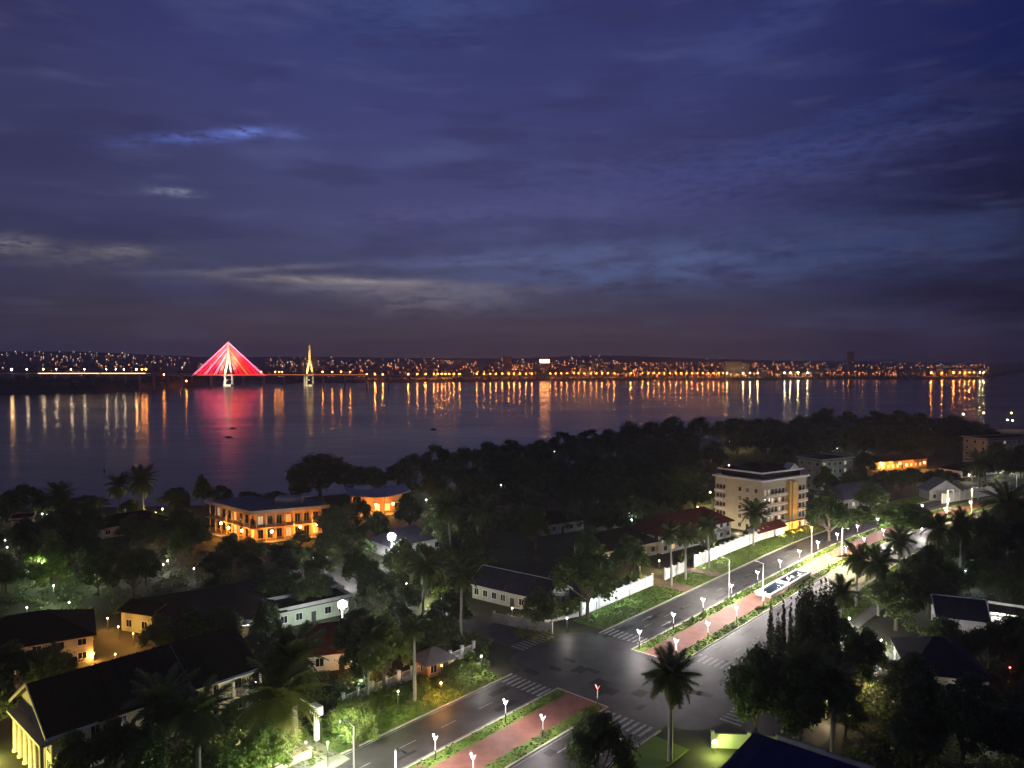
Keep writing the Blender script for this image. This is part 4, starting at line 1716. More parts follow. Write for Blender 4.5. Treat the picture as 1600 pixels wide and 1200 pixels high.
# ---- small lamps: (px, py, height, colour, watts)
GL = [
    ('small white garden lamp near the villa at the left edge', 'garden lamps round the left-edge villa', 'white', 40, 2.6,
     [(66, 803), (74, 804), (72, 811), (87, 808), (94, 809), (102, 811), (110, 815), (0, 808)]),
    ('white path lamp among dark trees below the left-edge villa', 'path lamps in the left garden', 'white', 14, 2.2,
     [(8, 844), (11, 855), (30, 849), (39, 848), (48, 847), (56, 832), (82, 828), (40, 901), (107, 860), (126, 862), (36, 833)]),
    ('white lamp on dark lawn left of the hotel hedge', 'lamps left of the hotel lawn', 'white', 60, 2.6, [(192, 886), (255, 882), (262, 876), (303, 888), (248, 840), (270, 858)]),
    ('yellow lamp under palms beyond the bungalow left of the hotel', 'yellow lamps left of the hotel', 'yellow', 220, 3.2, [(195, 797), (254, 795), (243, 801)]),
    ('orange lamp in the yard of the dark-roofed left house', 'orange lamps in the left house yard', 'orange', 130, 2.4, [(185, 979), (208, 990), (180, 1022), (168, 966)]),
    ('white wall lamp above the dark roof at the left edge', None, 'white', 50, 5.0, [(42, 949)]),
    ('dim yellow lamp behind the left dark-roofed house', None, 'warm', 60, 3.0, [(108, 941)]),
    ('pink-orange lamp at the far left edge', 'lamps at the far left edge', 'pink', 60, 3.0, [(4, 1058), (10, 1050), (42, 1053)]),
    ('white globe lamp on the drive right of the hotel', 'drive lamps right of the hotel', 'white', 150, 3.0, [(490, 872), (498, 865), (516, 884), (545, 892)]),
    ('warm white lamp in the car park below the violet-roofed house', 'car park lamps', 'white', 130, 3.0, [(593, 902), (635, 912)]),
    ('lime lamp under the palm between the two floodlights', None, 'lime', 160, 2.8, [(668, 916)]),
    ('bright white lamp under the palm above the dark side gardens', None, 'white', 300, 3.2, [(690, 934)]),
    ('white globe lamp on the lawn by the junction corner', None, 'white', 140, 3.0, [(752, 1025)]),
    ('orange lamp at the end of the red-roofed house behind the date palm', None, 'orange', 160, 2.6, [(570, 1036)]),
    ('white lamp in the dark woods beyond the restaurant', 'lamps in the woods beyond the restaurant', 'white', 110, 5.0, [(668, 752), (666, 781), (673, 782), (712, 735), (692, 764), (783, 758), (866, 706)]),
    ('bluish white lamp on the wall at the junction corner', 'bluish lamps on the corner wall', 'cool', 75, 3.0, [(932, 937), (972, 926), (984, 918)]),
    ('bright white lamp on the railing corner at the junction', None, 'white', 70, 3.0, [(886, 966)]),
    ('bright cool lamp on the white gable left of the red roof', None, 'cool', 260, 6.5, [(1011, 819)]),
    ('cool lamp under trees above the ochre-lit house', 'cool lamps above the ochre house', 'cool', 90, 4.0, [(958, 806), (987, 812)]),
    ('yellow lamp in the trees left of the apartment block', 'yellow lamps left of the apartment block', 'yellow', 260, 5.0, [(1098, 768), (1110, 769), (1129, 763)]),
    ('white lamp on the roof terrace of the apartment block', None, 'warm', 60, 19.0, [(1139, 727)]),
    ('orange lamp in the dark wood left of the apartment roof', 'orange lamps in the dark wood', 'orange', 120, 4.0, [(1106, 703), (1109, 709)]),
    ('yellow lamp in the wood above the apartment roof', 'yellow lamps above the apartment roof', 'yellow', 120, 4.0, [(1140, 690), (1152, 689), (1157, 694), (1190, 690)]),
    ('white lamp at the right corner of the apartment block', None, 'white', 260, 4.0, [(1264, 789)]),
    ('greenish white lamp in the garden right of the apartment block', 'greenish lamps right of the apartment block', 'green', 70, 3.5, [(1296, 754), (1303, 762), (1301, 757)]),
    ('white lamp near the dim grey block', 'lamps near the dim grey block', 'white', 90, 4.0, [(1317, 760), (1275, 722), (1284, 725), (1240, 699), (1306, 713), (1311, 692), (1350, 695), (1308, 700)]),
    ('orange lamp before the far orange restaurant', 'lamps before the far orange restaurant', 'orange', 600, 3.6, [(1378, 724), (1395, 722), (1406, 724), (1416, 726), (1444, 722)]),
    ('pinkish lamp below the far orange restaurant', 'pinkish lamps below the far restaurant', 'pink', 90, 3.2, [(1404, 741), (1412, 739)]),
    ('white lamp by the small gabled house', 'lamps by the small gabled house', 'white', 110, 4.0, [(1447, 745), (1462, 755)]),
    ('bright white porch lamp before the low right-hand house', 'porch lamps at the right', 'white', 200, 3.2, [(1507, 734), (1524, 732), (1514, 742), (1553, 737), (1578, 730), (1597, 729)]),
    ('white garden lamp behind the row of cypresses', 'lamps behind the cypresses', 'cool', 140, 2.6, [(1284, 995), (1274, 1003)]),
    ('white lamp at the edge of the right-hand lawn', None, 'white', 260, 2.6, [(1327, 966)]),
    ('bright white spray of garden lights right of the cypresses', 'bright garden lights right of the cypresses', 'white', 220, 1.8, [(1368, 1003), (1376, 1000), (1366, 997)]),
    ('white garden lamp below the pale round pool', 'lamps below the round pool', 'warm', 90, 1.6, [(1352, 1063), (1317, 1072), (1319, 1068)]),
    ('warm white lamp between the dark palms at bottom right', 'lamps between the palms at bottom right', 'warm', 90, 1.6, [(1292, 1079), (1283, 1088), (1293, 1096), (1322, 1103), (1331, 1087)]),
    ('white lamp in dark trees above the right white house', 'lamps above the right white house', 'cool', 150, 4.0, [(1508, 892), (1483, 849), (1475, 929)]),
    ('bright lamp on the roof edge of the white annex', None, 'white', 360, 4.6, [(1565, 960)]),
    ('white lamp beside the orange kiosk', None, 'warm', 200, 3.0, [(1572, 991)]),
    ('dim grey lamp below the nearly black roof', None, 'white', 12, 3.0, [(1510, 1072)]),
    ('small red light beyond the nearly black roof', None, 'red', 10, 4.0, [(1578, 1043)]),
    ('small white lamp in the black corner at lower right', 'small lamps in the lower right corner', 'white', 14, 2.5, [(1525, 1134), (1513, 1141), (1512, 1147), (1552, 1143), (1583, 1146)]),
    ('white lamp in the shrubs beside the villa verandah', 'small lamps in the villa shrubs', 'white', 30, 2.0, [(234, 1126), (246, 1132), (212, 1176), (376, 1134), (242, 1172), (400, 1066)]),
    ('white light in the green shrubs behind the round bush', 'lights in the shrubs by the gate', 'cool', 60, 1.8, [(531, 1127), (424, 1152), (564, 1058)]),
    ('orange dock lamp at the right edge by the water', 'dock lamps at the right edge', 'orange', 500, 9.0, [(1537, 645), (1580, 645)]),
    ('white dock lamp at the right edge by the water', 'white dock lamps', 'warm', 400, 6.0, [(1505, 647), (1574, 656), (1582, 657)]),
]
for label, group, colr, watt, z, pts in GL:
    for i, (px, py) in enumerate(pts):
        lab = label
        globe_lamp(px, py, z, colr, watt, lab, group)

tag(globe_lamp(44, 809, 4.0, 'orange', 500, 'large lamp on the orange-lit wall of the left-edge villa', None, .4))
globe_lamp(1590, 1000, 2.2, 'orange', 260, 'orange lamp under the eaves of the right-edge kiosk', None, .3)
globe_lamp(690, 1040, 2.4, 'orange', 0, 'lamp beside the orange gatehouse', None, .16)
clear(687, 1066, 6.5)
clear(680, 1085, 5)
globe_lamp(689, 1067, 2.3, 'orange', 160, 'orange lamp added before the gatehouse to light its wall', None, .16)  # added lamp, stands before the wall so that it turns orange
globe_lamp(146, 1021, 1.2, 'orange', 160, 'orange lamp at the foot of the left house gable wall', None, .2)
globe_lamp(395, 1006, 2.0, 'orange', 60, 'red-orange lamp beside the white awning', None, .3)

globe_lamp(66, 880, 5.0, 'green', 320, 'added greenish lamp lighting the first bright green tree at left', None, .16)  # added fill lamp, tinted green to brighten the crown
globe_lamp(84, 915, 4.5, 'green', 260, 'added greenish lamp lighting the second bright green tree at left', None, .16)  # second added fill lamp, brightens the lower green crown
globe_lamp(148, 893, 3.5, 'green', 120, 'added greenish lamp lighting the small pale green tree', None, .14)  # added as well, lifts the small tree out of the dark
globe_lamp(512, 1160, 3.6, 'green', 420, 'added greenish post lamp lighting the round bush from the gate', None, .12)  # additional lamp, put here to brighten the front of the round bush
globe_lamp(442, 1214, 4.5, 'green', 420, 'greenish light under the bright tree at the bottom edge', None, .12)
globe_lamp(478, 1160, 1.6, 'yellow', 90, 'yellow garden light under the broad lit palm', None, .12)
globe_lamp(622, 1080, 3.6, 'lime', 60, 'lime garden light under the tree behind the fence', None, .12)
globe_lamp(1000, 884, 2.6, 'yellow', 200, 'yellow lamp added to light the ochre-lit house wall', None, .14)  # added lamp that washes the house wall yellow
globe_lamp(1030, 876, 2.6, 'warm', 160, 'warm lamp added to light the end of the ochre-lit house', None, .14)  # added beside it to brighten the end wall
globe_lamp(1088, 868, 3.0, 'white', 260, 'white lamp added to light the middle of the red-roofed house', None, .14)  # added so the white walls show up lit
globe_lamp(1124, 858, 3.0, 'white', 260, 'white lamp added to light the right end of the red-roofed house', None, .14)  # added too, for the right part of the same walls
globe_lamp(1090, 792, 8.0, 'orange', 160, 'orange lamp behind the ridge of the red roof', None, .2)
globe_lamp(1395, 838, 2.5, 'white', 260, 'white lamp on the lit green verge at the bend', None, .14)
globe_lamp(1440, 826, 2.5, 'white', 260, 'white lamp on the verge near the long far wall', None, .14)
globe_lamp(800, 950, 2.5, 'warm', 120, 'warm lamp before the long pale house', None, .14)

globe_lamp(372, 1128, 2.2, 'yellow', 90, 'yellow lamp added to light the villa verandah', None, .12)  # added fill light for the verandah frame
# round pale pool
p = P(1351, 1047)
t = thing('garden_pool', 'round pale blue pool with white rim in the dark right-hand garden', 'pool', (p.x, p.y, 0))
b = MB()
prof = [(2.7, 0), (2.7, .55), (2.35, .55), (2.35, .3)]
b.lathe(prof, (0, 0, 0), 24)
b.build('rim', M['white'], t)
b = MB()
b.lathe([(2.34, .1), (2.34, .42)], (0, 0, 0), 24)
b.build('pool_water', mat('pool_water', (.10, .22, .26), .1), t)
clear(1351, 1047, 5)

for k in range(150, 190, 4):
    for nn in (-53, -48):
        q = C(k, nn)
        FOOT.append((q.x, q.y, 5))
soil = MB()
for k in range(46):
    s_ = float(np.random.default_rng(k).uniform(40, 330))
    if 88 < s_ < 128 or 150 < s_ < 180:
        continue
    rr_ = random.Random(k)
    c0 = C(s_, rr_.choice([rr_.uniform(-93, -87), NL1 + 1.4, NR0 - 1.4, -53.0]), .134)
    r0 = rr_.uniform(.4, .9)
    z_ = .136 if c0 else .136
    soil.add([(c0.x + r0 * rr_.uniform(.6, 1.4) * cos(t) * 1.3, c0.y + r0 * rr_.uniform(.6, 1.4) * sin(t), .151) for t in [2 * pi * j / 9 for j in range(9)]], [tuple(range(9))])
struct('bare_soil', soil, M['earth'])
HARD = list(FOOT)
for s in range(20, 400, 5):
    for n in range(-94, -47, 4):
        q = C(s, n)
        HARD.append((q.x, q.y, 2.8))
for n in range(-185, -38, 5):
    q = C(108.5, n)
    HARD.append((q.x, q.y, 5.6))

# ------------------------------------------------------------------ vegetation
RNG = np.random.default_rng(11)


def leaf_cloud(lobes, count, size, flat=.75, shell=.55):
    """leaf-clump quads spread through the outer part of every lobe"""
    vol = np.array([l[3] ** 2 for l in lobes])
    pick = RNG.choice(len(lobes), count, p=vol / vol.sum())
    Lb = np.array(lobes)
    c = Lb[pick, :3]
    r = Lb[pick, 3]
    d = RNG.normal(size=(count, 3))
    d /= np.linalg.norm(d, axis=1)[:, None]
    rad = r * (shell + (1 - shell) * RNG.random(count) ** .6) * RNG.uniform(.9, 1.12, count)
    pos = c + d * rad[:, None] * np.array([1, 1, flat])
    nrm = d + RNG.normal(0, .55, (count, 3)) + np.array([0, 0, .35])
    nrm /= np.linalg.norm(nrm, axis=1)[:, None]
    a = np.cross(nrm, RNG.normal(size=(count, 3)))
    a /= np.linalg.norm(a, axis=1)[:, None]
    bb = np.cross(nrm, a)
    s = size * RNG.uniform(.55, 1.3, count)
    a *= s[:, None]
    bb *= (s * RNG.uniform(.45, .9, count))[:, None]
    V = np.stack([pos - a, pos - bb * .9, pos + a, pos + bb * .9], 1).reshape(-1, 3)
    Q = np.arange(count * 4).reshape(-1, 4)
    return V, Q


def broad_tree(seed, h=14.0, w=6.0, leaves=7500, size=.36, m='leaf1', spread=1.0, trunk_frac=.28):
    rnd = random.Random(seed)
    lobes = []
    nl = rnd.randint(30, 42)
    ax, ay = rnd.uniform(.85, 1.15), rnd.uniform(.85, 1.15)
    lx, ly = rnd.uniform(-.12, .12) * w, rnd.uniform(-.12, .12) * w
    for i in range(nl):
        t = 2.39996 * i + rnd.uniform(-.6, .6)
        f = sqrt((i + .5) / nl)
        rr = w * f * .84 * rnd.uniform(.72, 1.14)
        lo = trunk_frac + .10
        top = .94 - .42 * f ** 2.2
        zf = lo + (top - lo) * rnd.uniform(.25, 1.0) ** .6
        lobes.append((rr * cos(t) * ax + lx * zf, rr * sin(t) * ay + ly * zf, h * zf, w * rnd.uniform(.15, .31)))
    lobes.append((lx, ly, h * .86, w * .24))
    V, Q = leaf_cloud(lobes, leaves, size, .85, .30)
    # stray outer sprays that break the outline
    V2, Q2 = leaf_cloud([(l[0] * 1.04, l[1] * 1.04, l[2] + .1, l[3] * 1.35) for l in lobes], leaves // 6, size * .8, .9, .8)
    Q2 = Q2 + len(V)
    V = np.concatenate([V, V2])
    Q = np.concatenate([Q, Q2])
    cm = np_mesh('crown', V, Q, M[m])
    b = MB()
    b.tube((0, 0, 0), (0, 0, h * trunk_frac), w * .065, w * .05, 8)
    b.tube((0, 0, h * trunk_frac), (lx * .6, ly * .6, h * .62), w * .05, w * .025, 7)
    for lb in rnd.sample(lobes, min(11, len(lobes))):
        b.tube((0, 0, h * (trunk_frac + rnd.uniform(-.05, .12))), lb[:3], w * .032, w * .010, 5)
    tm = b.mesh('trunk', M['bark'])
    return tm, cm, h, w


BROAD = [broad_tree(1, 14, 6.2, trunk_frac=.2), broad_tree(2, 13, 7.2, 8200, .38, trunk_frac=.18), broad_tree(3, 16, 5.6, 7500, .36, trunk_frac=.22), broad_tree(4, 12, 6.4, 7500, .36, m='leaf2', trunk_frac=.16),
         broad_tree(5, 11, 5.0, 6800, .32, m='leaf2', trunk_frac=.16), broad_tree(6, 15, 6.8, 8200, .38, trunk_frac=.2)]
BRIGHT = [broad_tree(7, 8, 4.4, 7000, .26, m='leaf3', trunk_frac=.14), broad_tree(8, 10, 4.8, 7000, .28, m='leaf3', trunk_frac=.2)]
SHRUB = [broad_tree(9, 2.6, 1.5, 1400, .20, m='leaf2', trunk_frac=.06), broad_tree(10, 2.2, 1.6, 1400, .18, m='leaf3', trunk_frac=.06)]
ROUND = broad_tree(12, 8.6, 4.9, 11000, .26, m='leaf3', trunk_frac=-.06)


def put_tree(kind, p, h, w, label, group=None, name='broadleaf_tree', cat='tree', rz=None, z=0.0):
    tm, cm, H, Wd = kind
    t = thing(name, label, cat, (p[0], p[1], z), RNG.uniform(0, 6.28) if rz is None else rz, group)
    sc = (w / Wd, w / Wd, h / H)
    link('trunk', tm, t, scale=sc)
    link('crown', cm, t, scale=sc)
    return t


def tree_px(px, top, base, wpx, label, group=None, kind=None, name='broadleaf_tree', cat='tree', z=0.0):
    p = P(px, base)
    h = CAMZ - (top - HOR) * p.y / FPX
    w = wpx / 2 * p.y / FPX
    k = kind or BROAD[int(RNG.integers(0, len(BROAD)))]
    FOOT.append((p.x, p.y, w * .55))
    return put_tree(k, p, h, w, label, group, name, cat, z=z)


def cypress_mesh(seed, h, w):
    rnd = random.Random(seed)
    lobes = []
    for i in range(16):
        f = i / 15
        r = w * (1 - f) ** .6 * (.55 + .45 * min(1, f * 6))
        lobes.append((rnd.uniform(-.12, .12) * w, rnd.uniform(-.12, .12) * w, h * (.05 + .92 * f), max(.16, r * .85)))
    V, Q = leaf_cloud(lobes, 3600, .17, 1.7, .5)
    b = MB()
    b.tube((0, 0, 0), (0, 0, h * .8), w * .12, w * .03, 6)
    return b.mesh('trunk', M['bark']), np_mesh('crown', V, Q, M['cyp']), h, w


CYP = [cypress_mesh(1, 12, 1.25), cypress_mesh(2, 11, 1.5), cypress_mesh(3, 13, 1.1)]


# ---- palms: fronds are parts
def frond_mesh(name, Ln, droop, m, nl=24, lw=.085, ll=1.0):
    b = MB()
    pts = []
    n = 9
    for i in range(n + 1):
        t = i / n
        pts.append(Vector((Ln * (t - .10 * droop * t * t), 0, Ln * (.28 * t - droop * .62 * t * t))))
    for i in range(n):
        r0, r1 = .045 * (1 - i / n) + .008, .045 * (1 - (i + 1) / n) + .008
        b.tube(pts[i], pts[i + 1], r0, r1, 3)
    for k in range(nl):
        t = .10 + .90 * (k + .5) / nl
        i = min(n - 1, int(t * n))
        p = pts[i].lerp(pts[i + 1], t * n - i)
        tg = (pts[i + 1] - pts[i]).normalized()
        l = ll * (sin(pi * min(1, t * .82 + .14)) ** .7) * (.85 + .3 * ((k * 7) % 5) / 5)
        for sg in (-1, 1):
            d = (Vector((0, sg, 0)) * .86 + tg * .62 + Vector((0, 0, -.16 - .25 * ((k * 3) % 4) / 4))).normalized()
            u = tg * lw
            e = p + d * l
            b.quad(p - u, p + u, e + u * .25, e - u * .25)
    return b.mesh(name, m)


FR = [frond_mesh('frond', 3.6, .75, M['frond']), frond_mesh('frond', 3.3, 1.15, M['frond']), frond_mesh('frond', 3.8, .45, M['frond'])]
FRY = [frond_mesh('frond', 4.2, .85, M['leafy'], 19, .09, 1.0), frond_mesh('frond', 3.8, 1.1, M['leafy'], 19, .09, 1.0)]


def palm(p, h, fl, label, group=None, name='palm_tree', nf=30, fr=None, slim=False, z=0.0, lean=None):
    lean = RNG.uniform(-.07, .07) if lean is None else lean
    dead = int(nf * RNG.uniform(.08, .2))
    fr = fr or FR
    t = thing(name, label, 'palm tree', (p[0], p[1], z), RNG.uniform(0, 6.28), group)
    b = MB()
    n = 7
    r0 = .26 if slim else .34
    pr = None
    for i in range(n):
        a, c = i / n, (i + 1) / n
        b.tube((lean * a * a * h, 0, h * a), (lean * c * c * h, 0, h * c), r0 * (1.15 - .45 * a), r0 * (1.15 - .45 * c) * 1.04, 8)
    b.build('trunk', M['palmbark'], t)
    for i in range(nf):
        f = i / (nf - 1)
        elev = radians(68 - 96 * f ** .85 + RNG.uniform(-9, 9)) - (.5 if i > nf - dead else 0)
        azm = i * 2.39996 + RNG.uniform(-.2, .2)
        o = link('frond', fr[0 if f < .35 else (1 if i % 2 else 0)] if len(fr) < 3 else fr[2 if f < .25 else (1 if f > .6 else 0)], t, (lean * h, 0, h))
        s = fl / 3.6 * RNG.uniform(.85, 1.1)
        o.scale = (s, s, s)
        o.rotation_euler = (RNG.uniform(-.3, .3), -elev + .1, azm)
    FOOT.append((p[0], p[1], 2.5))
    return t


def palm_px(px, crown, base, wpx, label, group=None, **k):
    p = P(px, base)
    h = CAMZ - (crown - HOR) * p.y / FPX
    return palm(p, h, wpx / 2 * p.y / FPX, label, group, **k)


palm_px(1047, 1066, 1190, 100, 'big dark date palm standing before the junction at bottom centre', nf=64)
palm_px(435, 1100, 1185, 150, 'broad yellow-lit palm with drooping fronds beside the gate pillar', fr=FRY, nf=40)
palm_px(462, 1036, 1150, 140, 'large dark date palm above the yellow-lit palm', nf=44)
palm_px(250, 1110, 1215, 130, 'large dark palm in front of the villa', nf=40)
palm_px(310, 1120, 1210, 110, 'smaller dark palm between villa and yellow-lit palm', nf=36)
for i, (px, cr, ba, w) in enumerate(((1049, 835, 916, 46), (1071, 838, 906, 44), (1108, 822, 888, 46), (1177, 803, 853, 56))):
    palm_px(px, cr, ba, w, ['leftmost slim palm of the three before the red-roofed house', 'middle slim palm of the three before the red-roofed house',
                            'right slim palm of the three before the red-roofed house', 'bushy slim palm standing before the apartment block'][i],
            'slim palms on the left verge', slim=True, nf=44)
for px, cr, ba, w, lab in ((1337, 877, 948, 66, 'tall slender palm beside the right-hand green lawn'), (1372, 884, 962, 70, 'darker palm right behind the slender lawn palm'),
                           (1405, 848, 915, 56, 'dark palm left of the twin palms on the right'), (1462, 828, 905, 66, 'dark spiky palm below the tall lamp pair'),
                           (1575, 788, 872, 84, 'large dark palm at the right edge before the far lamps'), (1500, 822, 905, 60, 'dark palm between the spiky palm and the edge palm'),
                           (1545, 828, 910, 64, 'low dark palm under the large right-edge palm'), (1310, 930, 1010, 60, 'short palm leaning out beside the cypress clump'),
                           (1250, 1060, 1160, 110, 'dark palm with arching fronds below the cypresses'), (1300, 1075, 1175, 90, 'dark palm beside the small warm lamps at bottom right'),
                           (705, 795, 900, 60, 'pale palm in the wood right of the violet-roofed house'), (745, 800, 880, 56, 'second pale palm in the wood above the blue-roofed house'),
                           (660, 890, 985, 76, 'dark palm over the lamps between the floodlights'), (720, 900, 1010, 66, 'dark palm left of the pale long house'),
                           (225, 752, 815, 60, 'palm on the river bank catching yellow light'), (185, 760, 815, 50, 'smaller palm on the river bank at left'),
                           (92, 775, 835, 52, 'palm over the small lamps by the left-edge villa'), (648, 985, 1096, 50, 'palm with dark crown left of the orange gatehouse'),
                           (575, 1000, 1100, 66, 'dark palm behind the round green bush'), (1320, 690, 745, 34, 'distant palm near the dim grey block'), (1528, 722, 780, 44, 'palm before the low house with porch lights')):
    palm_px(px, cr, ba, w, lab, None, nf=44, slim=True)

# cypresses
for px, top, base, k, lab in ((1203, 938, 1075, 0, 'leftmost tall cypress of the row before the basin'), (1223, 930, 1066, 2, 'second cypress from the left before the basin'),
                              (1234, 934, 1072, 2, 'third cypress from the left before the basin'), (1255, 908, 1042, 1, 'cypress at the left of the dense clump before the basin'),
                              (1268, 904, 1036, 0, 'tallest cypress of the dense clump before the basin'), (1281, 908, 1040, 1, 'cypress in the middle of the dense clump'),
                              (1294, 912, 1034, 1, 'cypress at the right of the dense clump'), (1275, 925, 1050, 1, 'cypress in front of the dense clump'),
                              (1320, 1010, 1105, 2, 'lone thin cypress right of the small garden lamps'), (1298, 1005, 1100, 0, 'thin cypress left of the round pool'),
                              (1215, 960, 1085, 1, 'low broad cypress at the foot of the row')):
    p = P(px, base)
    h = CAMZ - (top - HOR) * p.y / FPX
    w = {0: 1.15, 1: 1.75, 2: .85}[k]
    put_tree(CYP[k], p, h, w, lab, 'cypresses before the basin', 'cypress_tree', 'cypress')
    FOOT.append((p.x, p.y, 2))

# named trees near the camera
tree_px(556, 1092, 1170, 86, 'round clipped-looking bush tree glowing green and yellow by the driveway', kind=ROUND, name='round_tree')
tree_px(932, 1115, 1250, 120, 'dark green tree crown at the bottom centre beside the carriageway', kind=BROAD[3])
tree_px(410, 1140, 1230, 90, 'bright green tree lit at the bottom edge left of the driveway', kind=BRIGHT[0])
tree_px(360, 1165, 1240, 70, 'green tree at the bottom edge beside the small palm', kind=BRIGHT[1])
tree_px(75, 825, 905, 62, 'tree lit bright green by lamps in the left garden', kind=BRIGHT[1])
tree_px(85, 870, 925, 58, 'second bright green lit tree below the first in the left garden', kind=BRIGHT[0])
tree_px(158, 850, 890, 34, 'small tree lit pale green in the left garden', kind=BRIGHT[0])
tree_px(918, 835, 968, 110, 'large dark tree at the junction corner behind the railing')
tree_px(845, 925, 985, 70, 'dark tree right of the pale long house')
tree_px(985, 838, 905, 70, 'dark tree before the ochre-lit house', kind=BROAD[4])
tree_px(690, 775, 870, 75, 'olive-lit tree behind the violet-roofed house', kind=BROAD[3])
tree_px(1100, 805, 872, 44, 'dark tree before the white wall of the red-roofed house', kind=BROAD[4])
tree_px(1415, 785, 840, 110, 'green-lit tree beyond the bend behind the verge', kind=BRIGHT[1])
tree_px(1295, 770, 845, 70, 'green tree between apartment block and bend', kind=BROAD[3])
tree_px(1345, 790, 828, 50, 'shrubby tree before the grey-roofed house', kind=BROAD[4])
tree_px(600, 965, 1085, 100, 'tree lit lime beside the fence behind the round bush', kind=BRIGHT[1])
tree_px(560, 950, 1050, 90, 'dark tree above the dark-red roof')
tree_px(500, 706, 778, 118, 'big dark tree on the river bank beyond the hotel', kind=BROAD[1])

MARKS = [((400, 850), 'the hotel'), ((590, 810), 'the upswept restaurant'), ((650, 870), 'the violet-roofed house'), ((795, 945), 'the pale long house'),
         ((985, 875), 'the ochre-lit house'), ((1088, 852), 'the red-roofed house'), ((1190, 834), 'the apartment block'), ((1305, 765), 'the dim grey block'),
         ((1405, 733), 'the far orange restaurant'), ((1352, 792), 'the grey-roofed house'), ((1530, 743), 'the porch-lit house'), ((1580, 725), 'the right-edge block'),
         ((1500, 998), 'the white verandah house'), ((1485, 1093), 'the nearly black roof'), ((40, 1050), 'the orange-lit left house'), ((340, 985), 'the dark hall'),
         ((535, 1045), 'the dark-red roof'), ((490, 970), 'the greenish flat house'), ((687, 1056), 'the orange gatehouse'), ((35, 835), 'the left-edge villa'),
         ((210, 835), 'the bungalow'), ((880, 833), 'the half-hidden grey roof'), ((1260, 1075), 'the cypresses'), ((1290, 1190), 'the blue roof'), ((1351, 1047), 'the round pool'),
         ((150, 1150), 'the big villa'), ((495, 1158), 'the gate pillar'), ((1340, 948), 'the slender lawn palm'), ((886, 968), 'the junction railing'), ((1525, 778), 'the long far wall'),
         ((185, 800), 'the bank palms'), ((760, 745), 'the mid bank'), ((1010, 715), 'the inner bank'), ((1285, 690), 'the tallest tree'), ((1500, 690), 'the dock lamps')]
MARKS = [(P(*q), n) for q, n in MARKS]


def beside(x, y):
    d, n, q = min(((x - q.x) ** 2 + (y - q.y) ** 2, n, q) for q, n in MARKS)
    dx, dy = x - q.x, y - q.y
    if abs(dx) > abs(dy):
        return ('right of ' if dx > 0 else 'left of ') + n
    return ('behind ' if dy > 0 else 'in front of ') + n


def look(h, w):
    return 'tall narrow' if h / w > 2.6 else 'low spreading' if h / w < 1.75 else 'tall full' if h > 12 else 'rounded'


for px, top, base, w, lab in ((20, 1005, 1092, 90, 'dark tree before the left house, at the very edge'), (80, 1010, 1085, 80, 'dark tree before the middle of the left house'),
                              (250, 962, 1030, 60, 'dark tree before the left end of the hall'), (300, 955, 1022, 66, 'dark tree before the middle of the hall'),
                              (350, 950, 1012, 64, 'dark tree before the hall, left of the awning'), (415, 962, 1020, 60, 'dark tree right of the white awning'),
                              (120, 1148, 1230, 70, 'dark shrubby tree before the left half of the villa'), (175, 1128, 1225, 80, 'dark tree before the middle of the villa'),
                              (275, 1095, 1190, 70, 'dark tree before the right half of the villa'), (230, 1140, 1240, 80, 'dark tree between the two villa palms'),
                              (1180, 1012, 1160, 110, 'big dark tree left of the cypress foot'), (1240, 1035, 1175, 120, 'big dark tree below the cypress clump'),
                              (1480, 968, 1035, 80, 'dark tree hiding the white verandah house front'), (1545, 975, 1045, 80, 'dark tree before the white annex'),
                              (1400, 895, 985, 100, 'big dark tree right of the lawn palms'), (1450, 880, 965, 90, 'big dark tree above the white verandah house'),
                              (360, 835, 888, 56, 'small dark tree below the hotel hedge'), (395, 842, 884, 50, 'small dark tree before the hotel corner'),
                              (455, 848, 892, 60, 'yellow-lit tree before the right hotel wing'), (300, 800, 872, 60, 'dark tree at the left end of the hotel'),
                              (520, 790, 850, 60, 'dark tree at the right end of the hotel'), (555, 775, 838, 50, 'dark tree before the left end of the restaurant'),
                              (640, 770, 835, 50, 'dark tree at the right end of the restaurant'), (590, 800, 850, 50, 'low tree below the restaurant terrace'),
                              (500, 862, 912, 60, 'dark tree by the hotel drive lamps'), (560, 855, 925, 60, 'dark tree left of the first floodlight'),
                              (1290, 728, 778, 40, 'dark tree before the left of the dim grey block'), (1330, 735, 782, 44, 'dark tree before the right of the dim grey block'), (1352, 706, 746, 36, 'dark tree before the left end of the far restaurant'), (1362, 752, 806, 56, 'dark tree before the grey hip roof'), (1560, 690, 742, 50, 'dark tree before the left of the edge block'), (1600, 694, 744, 50, 'dark tree before the right of the edge block'), (430, 890, 945, 80, 'dark tree above the hall roof'), (345, 895, 950, 70, 'dark tree above the left hall roof'), (490, 895, 955, 70, 'dark tree above the greenish house')):
    tree_px(px, top, base, w, lab, kind=BROAD[3 if px % 2 else 4])
for i in range(26):
    p = P(345 + i * 6.6 + RNG.uniform(-4, 4), 862 + RNG.uniform(-4, 16) - abs(i - 9) * .6)
    put_tree(SHRUB[i % 2], p, RNG.uniform(1.2, 2.6), RNG.uniform(1.2, 2.2), 'garden shrub lit yellow below the hotel terrace', 'shrubs below the hotel terrace', 'shrub', 'shrub')
for k, (px, top, base) in enumerate(((1262, 902, 1044), (1288, 905, 1046), (1300, 915, 1040), (1248, 915, 1050))):
    p = P(px, base)
    put_tree(CYP[1], p, CAMZ - (top - HOR) * p.y / FPX, 1.9, ['stout cypress in the middle of the dense clump', 'stout cypress right of the middle of the clump',
             'stout cypress at the right edge of the clump', 'stout cypress at the left edge of the clump'][k], 'cypresses before the basin', 'cypress_tree', 'cypress')

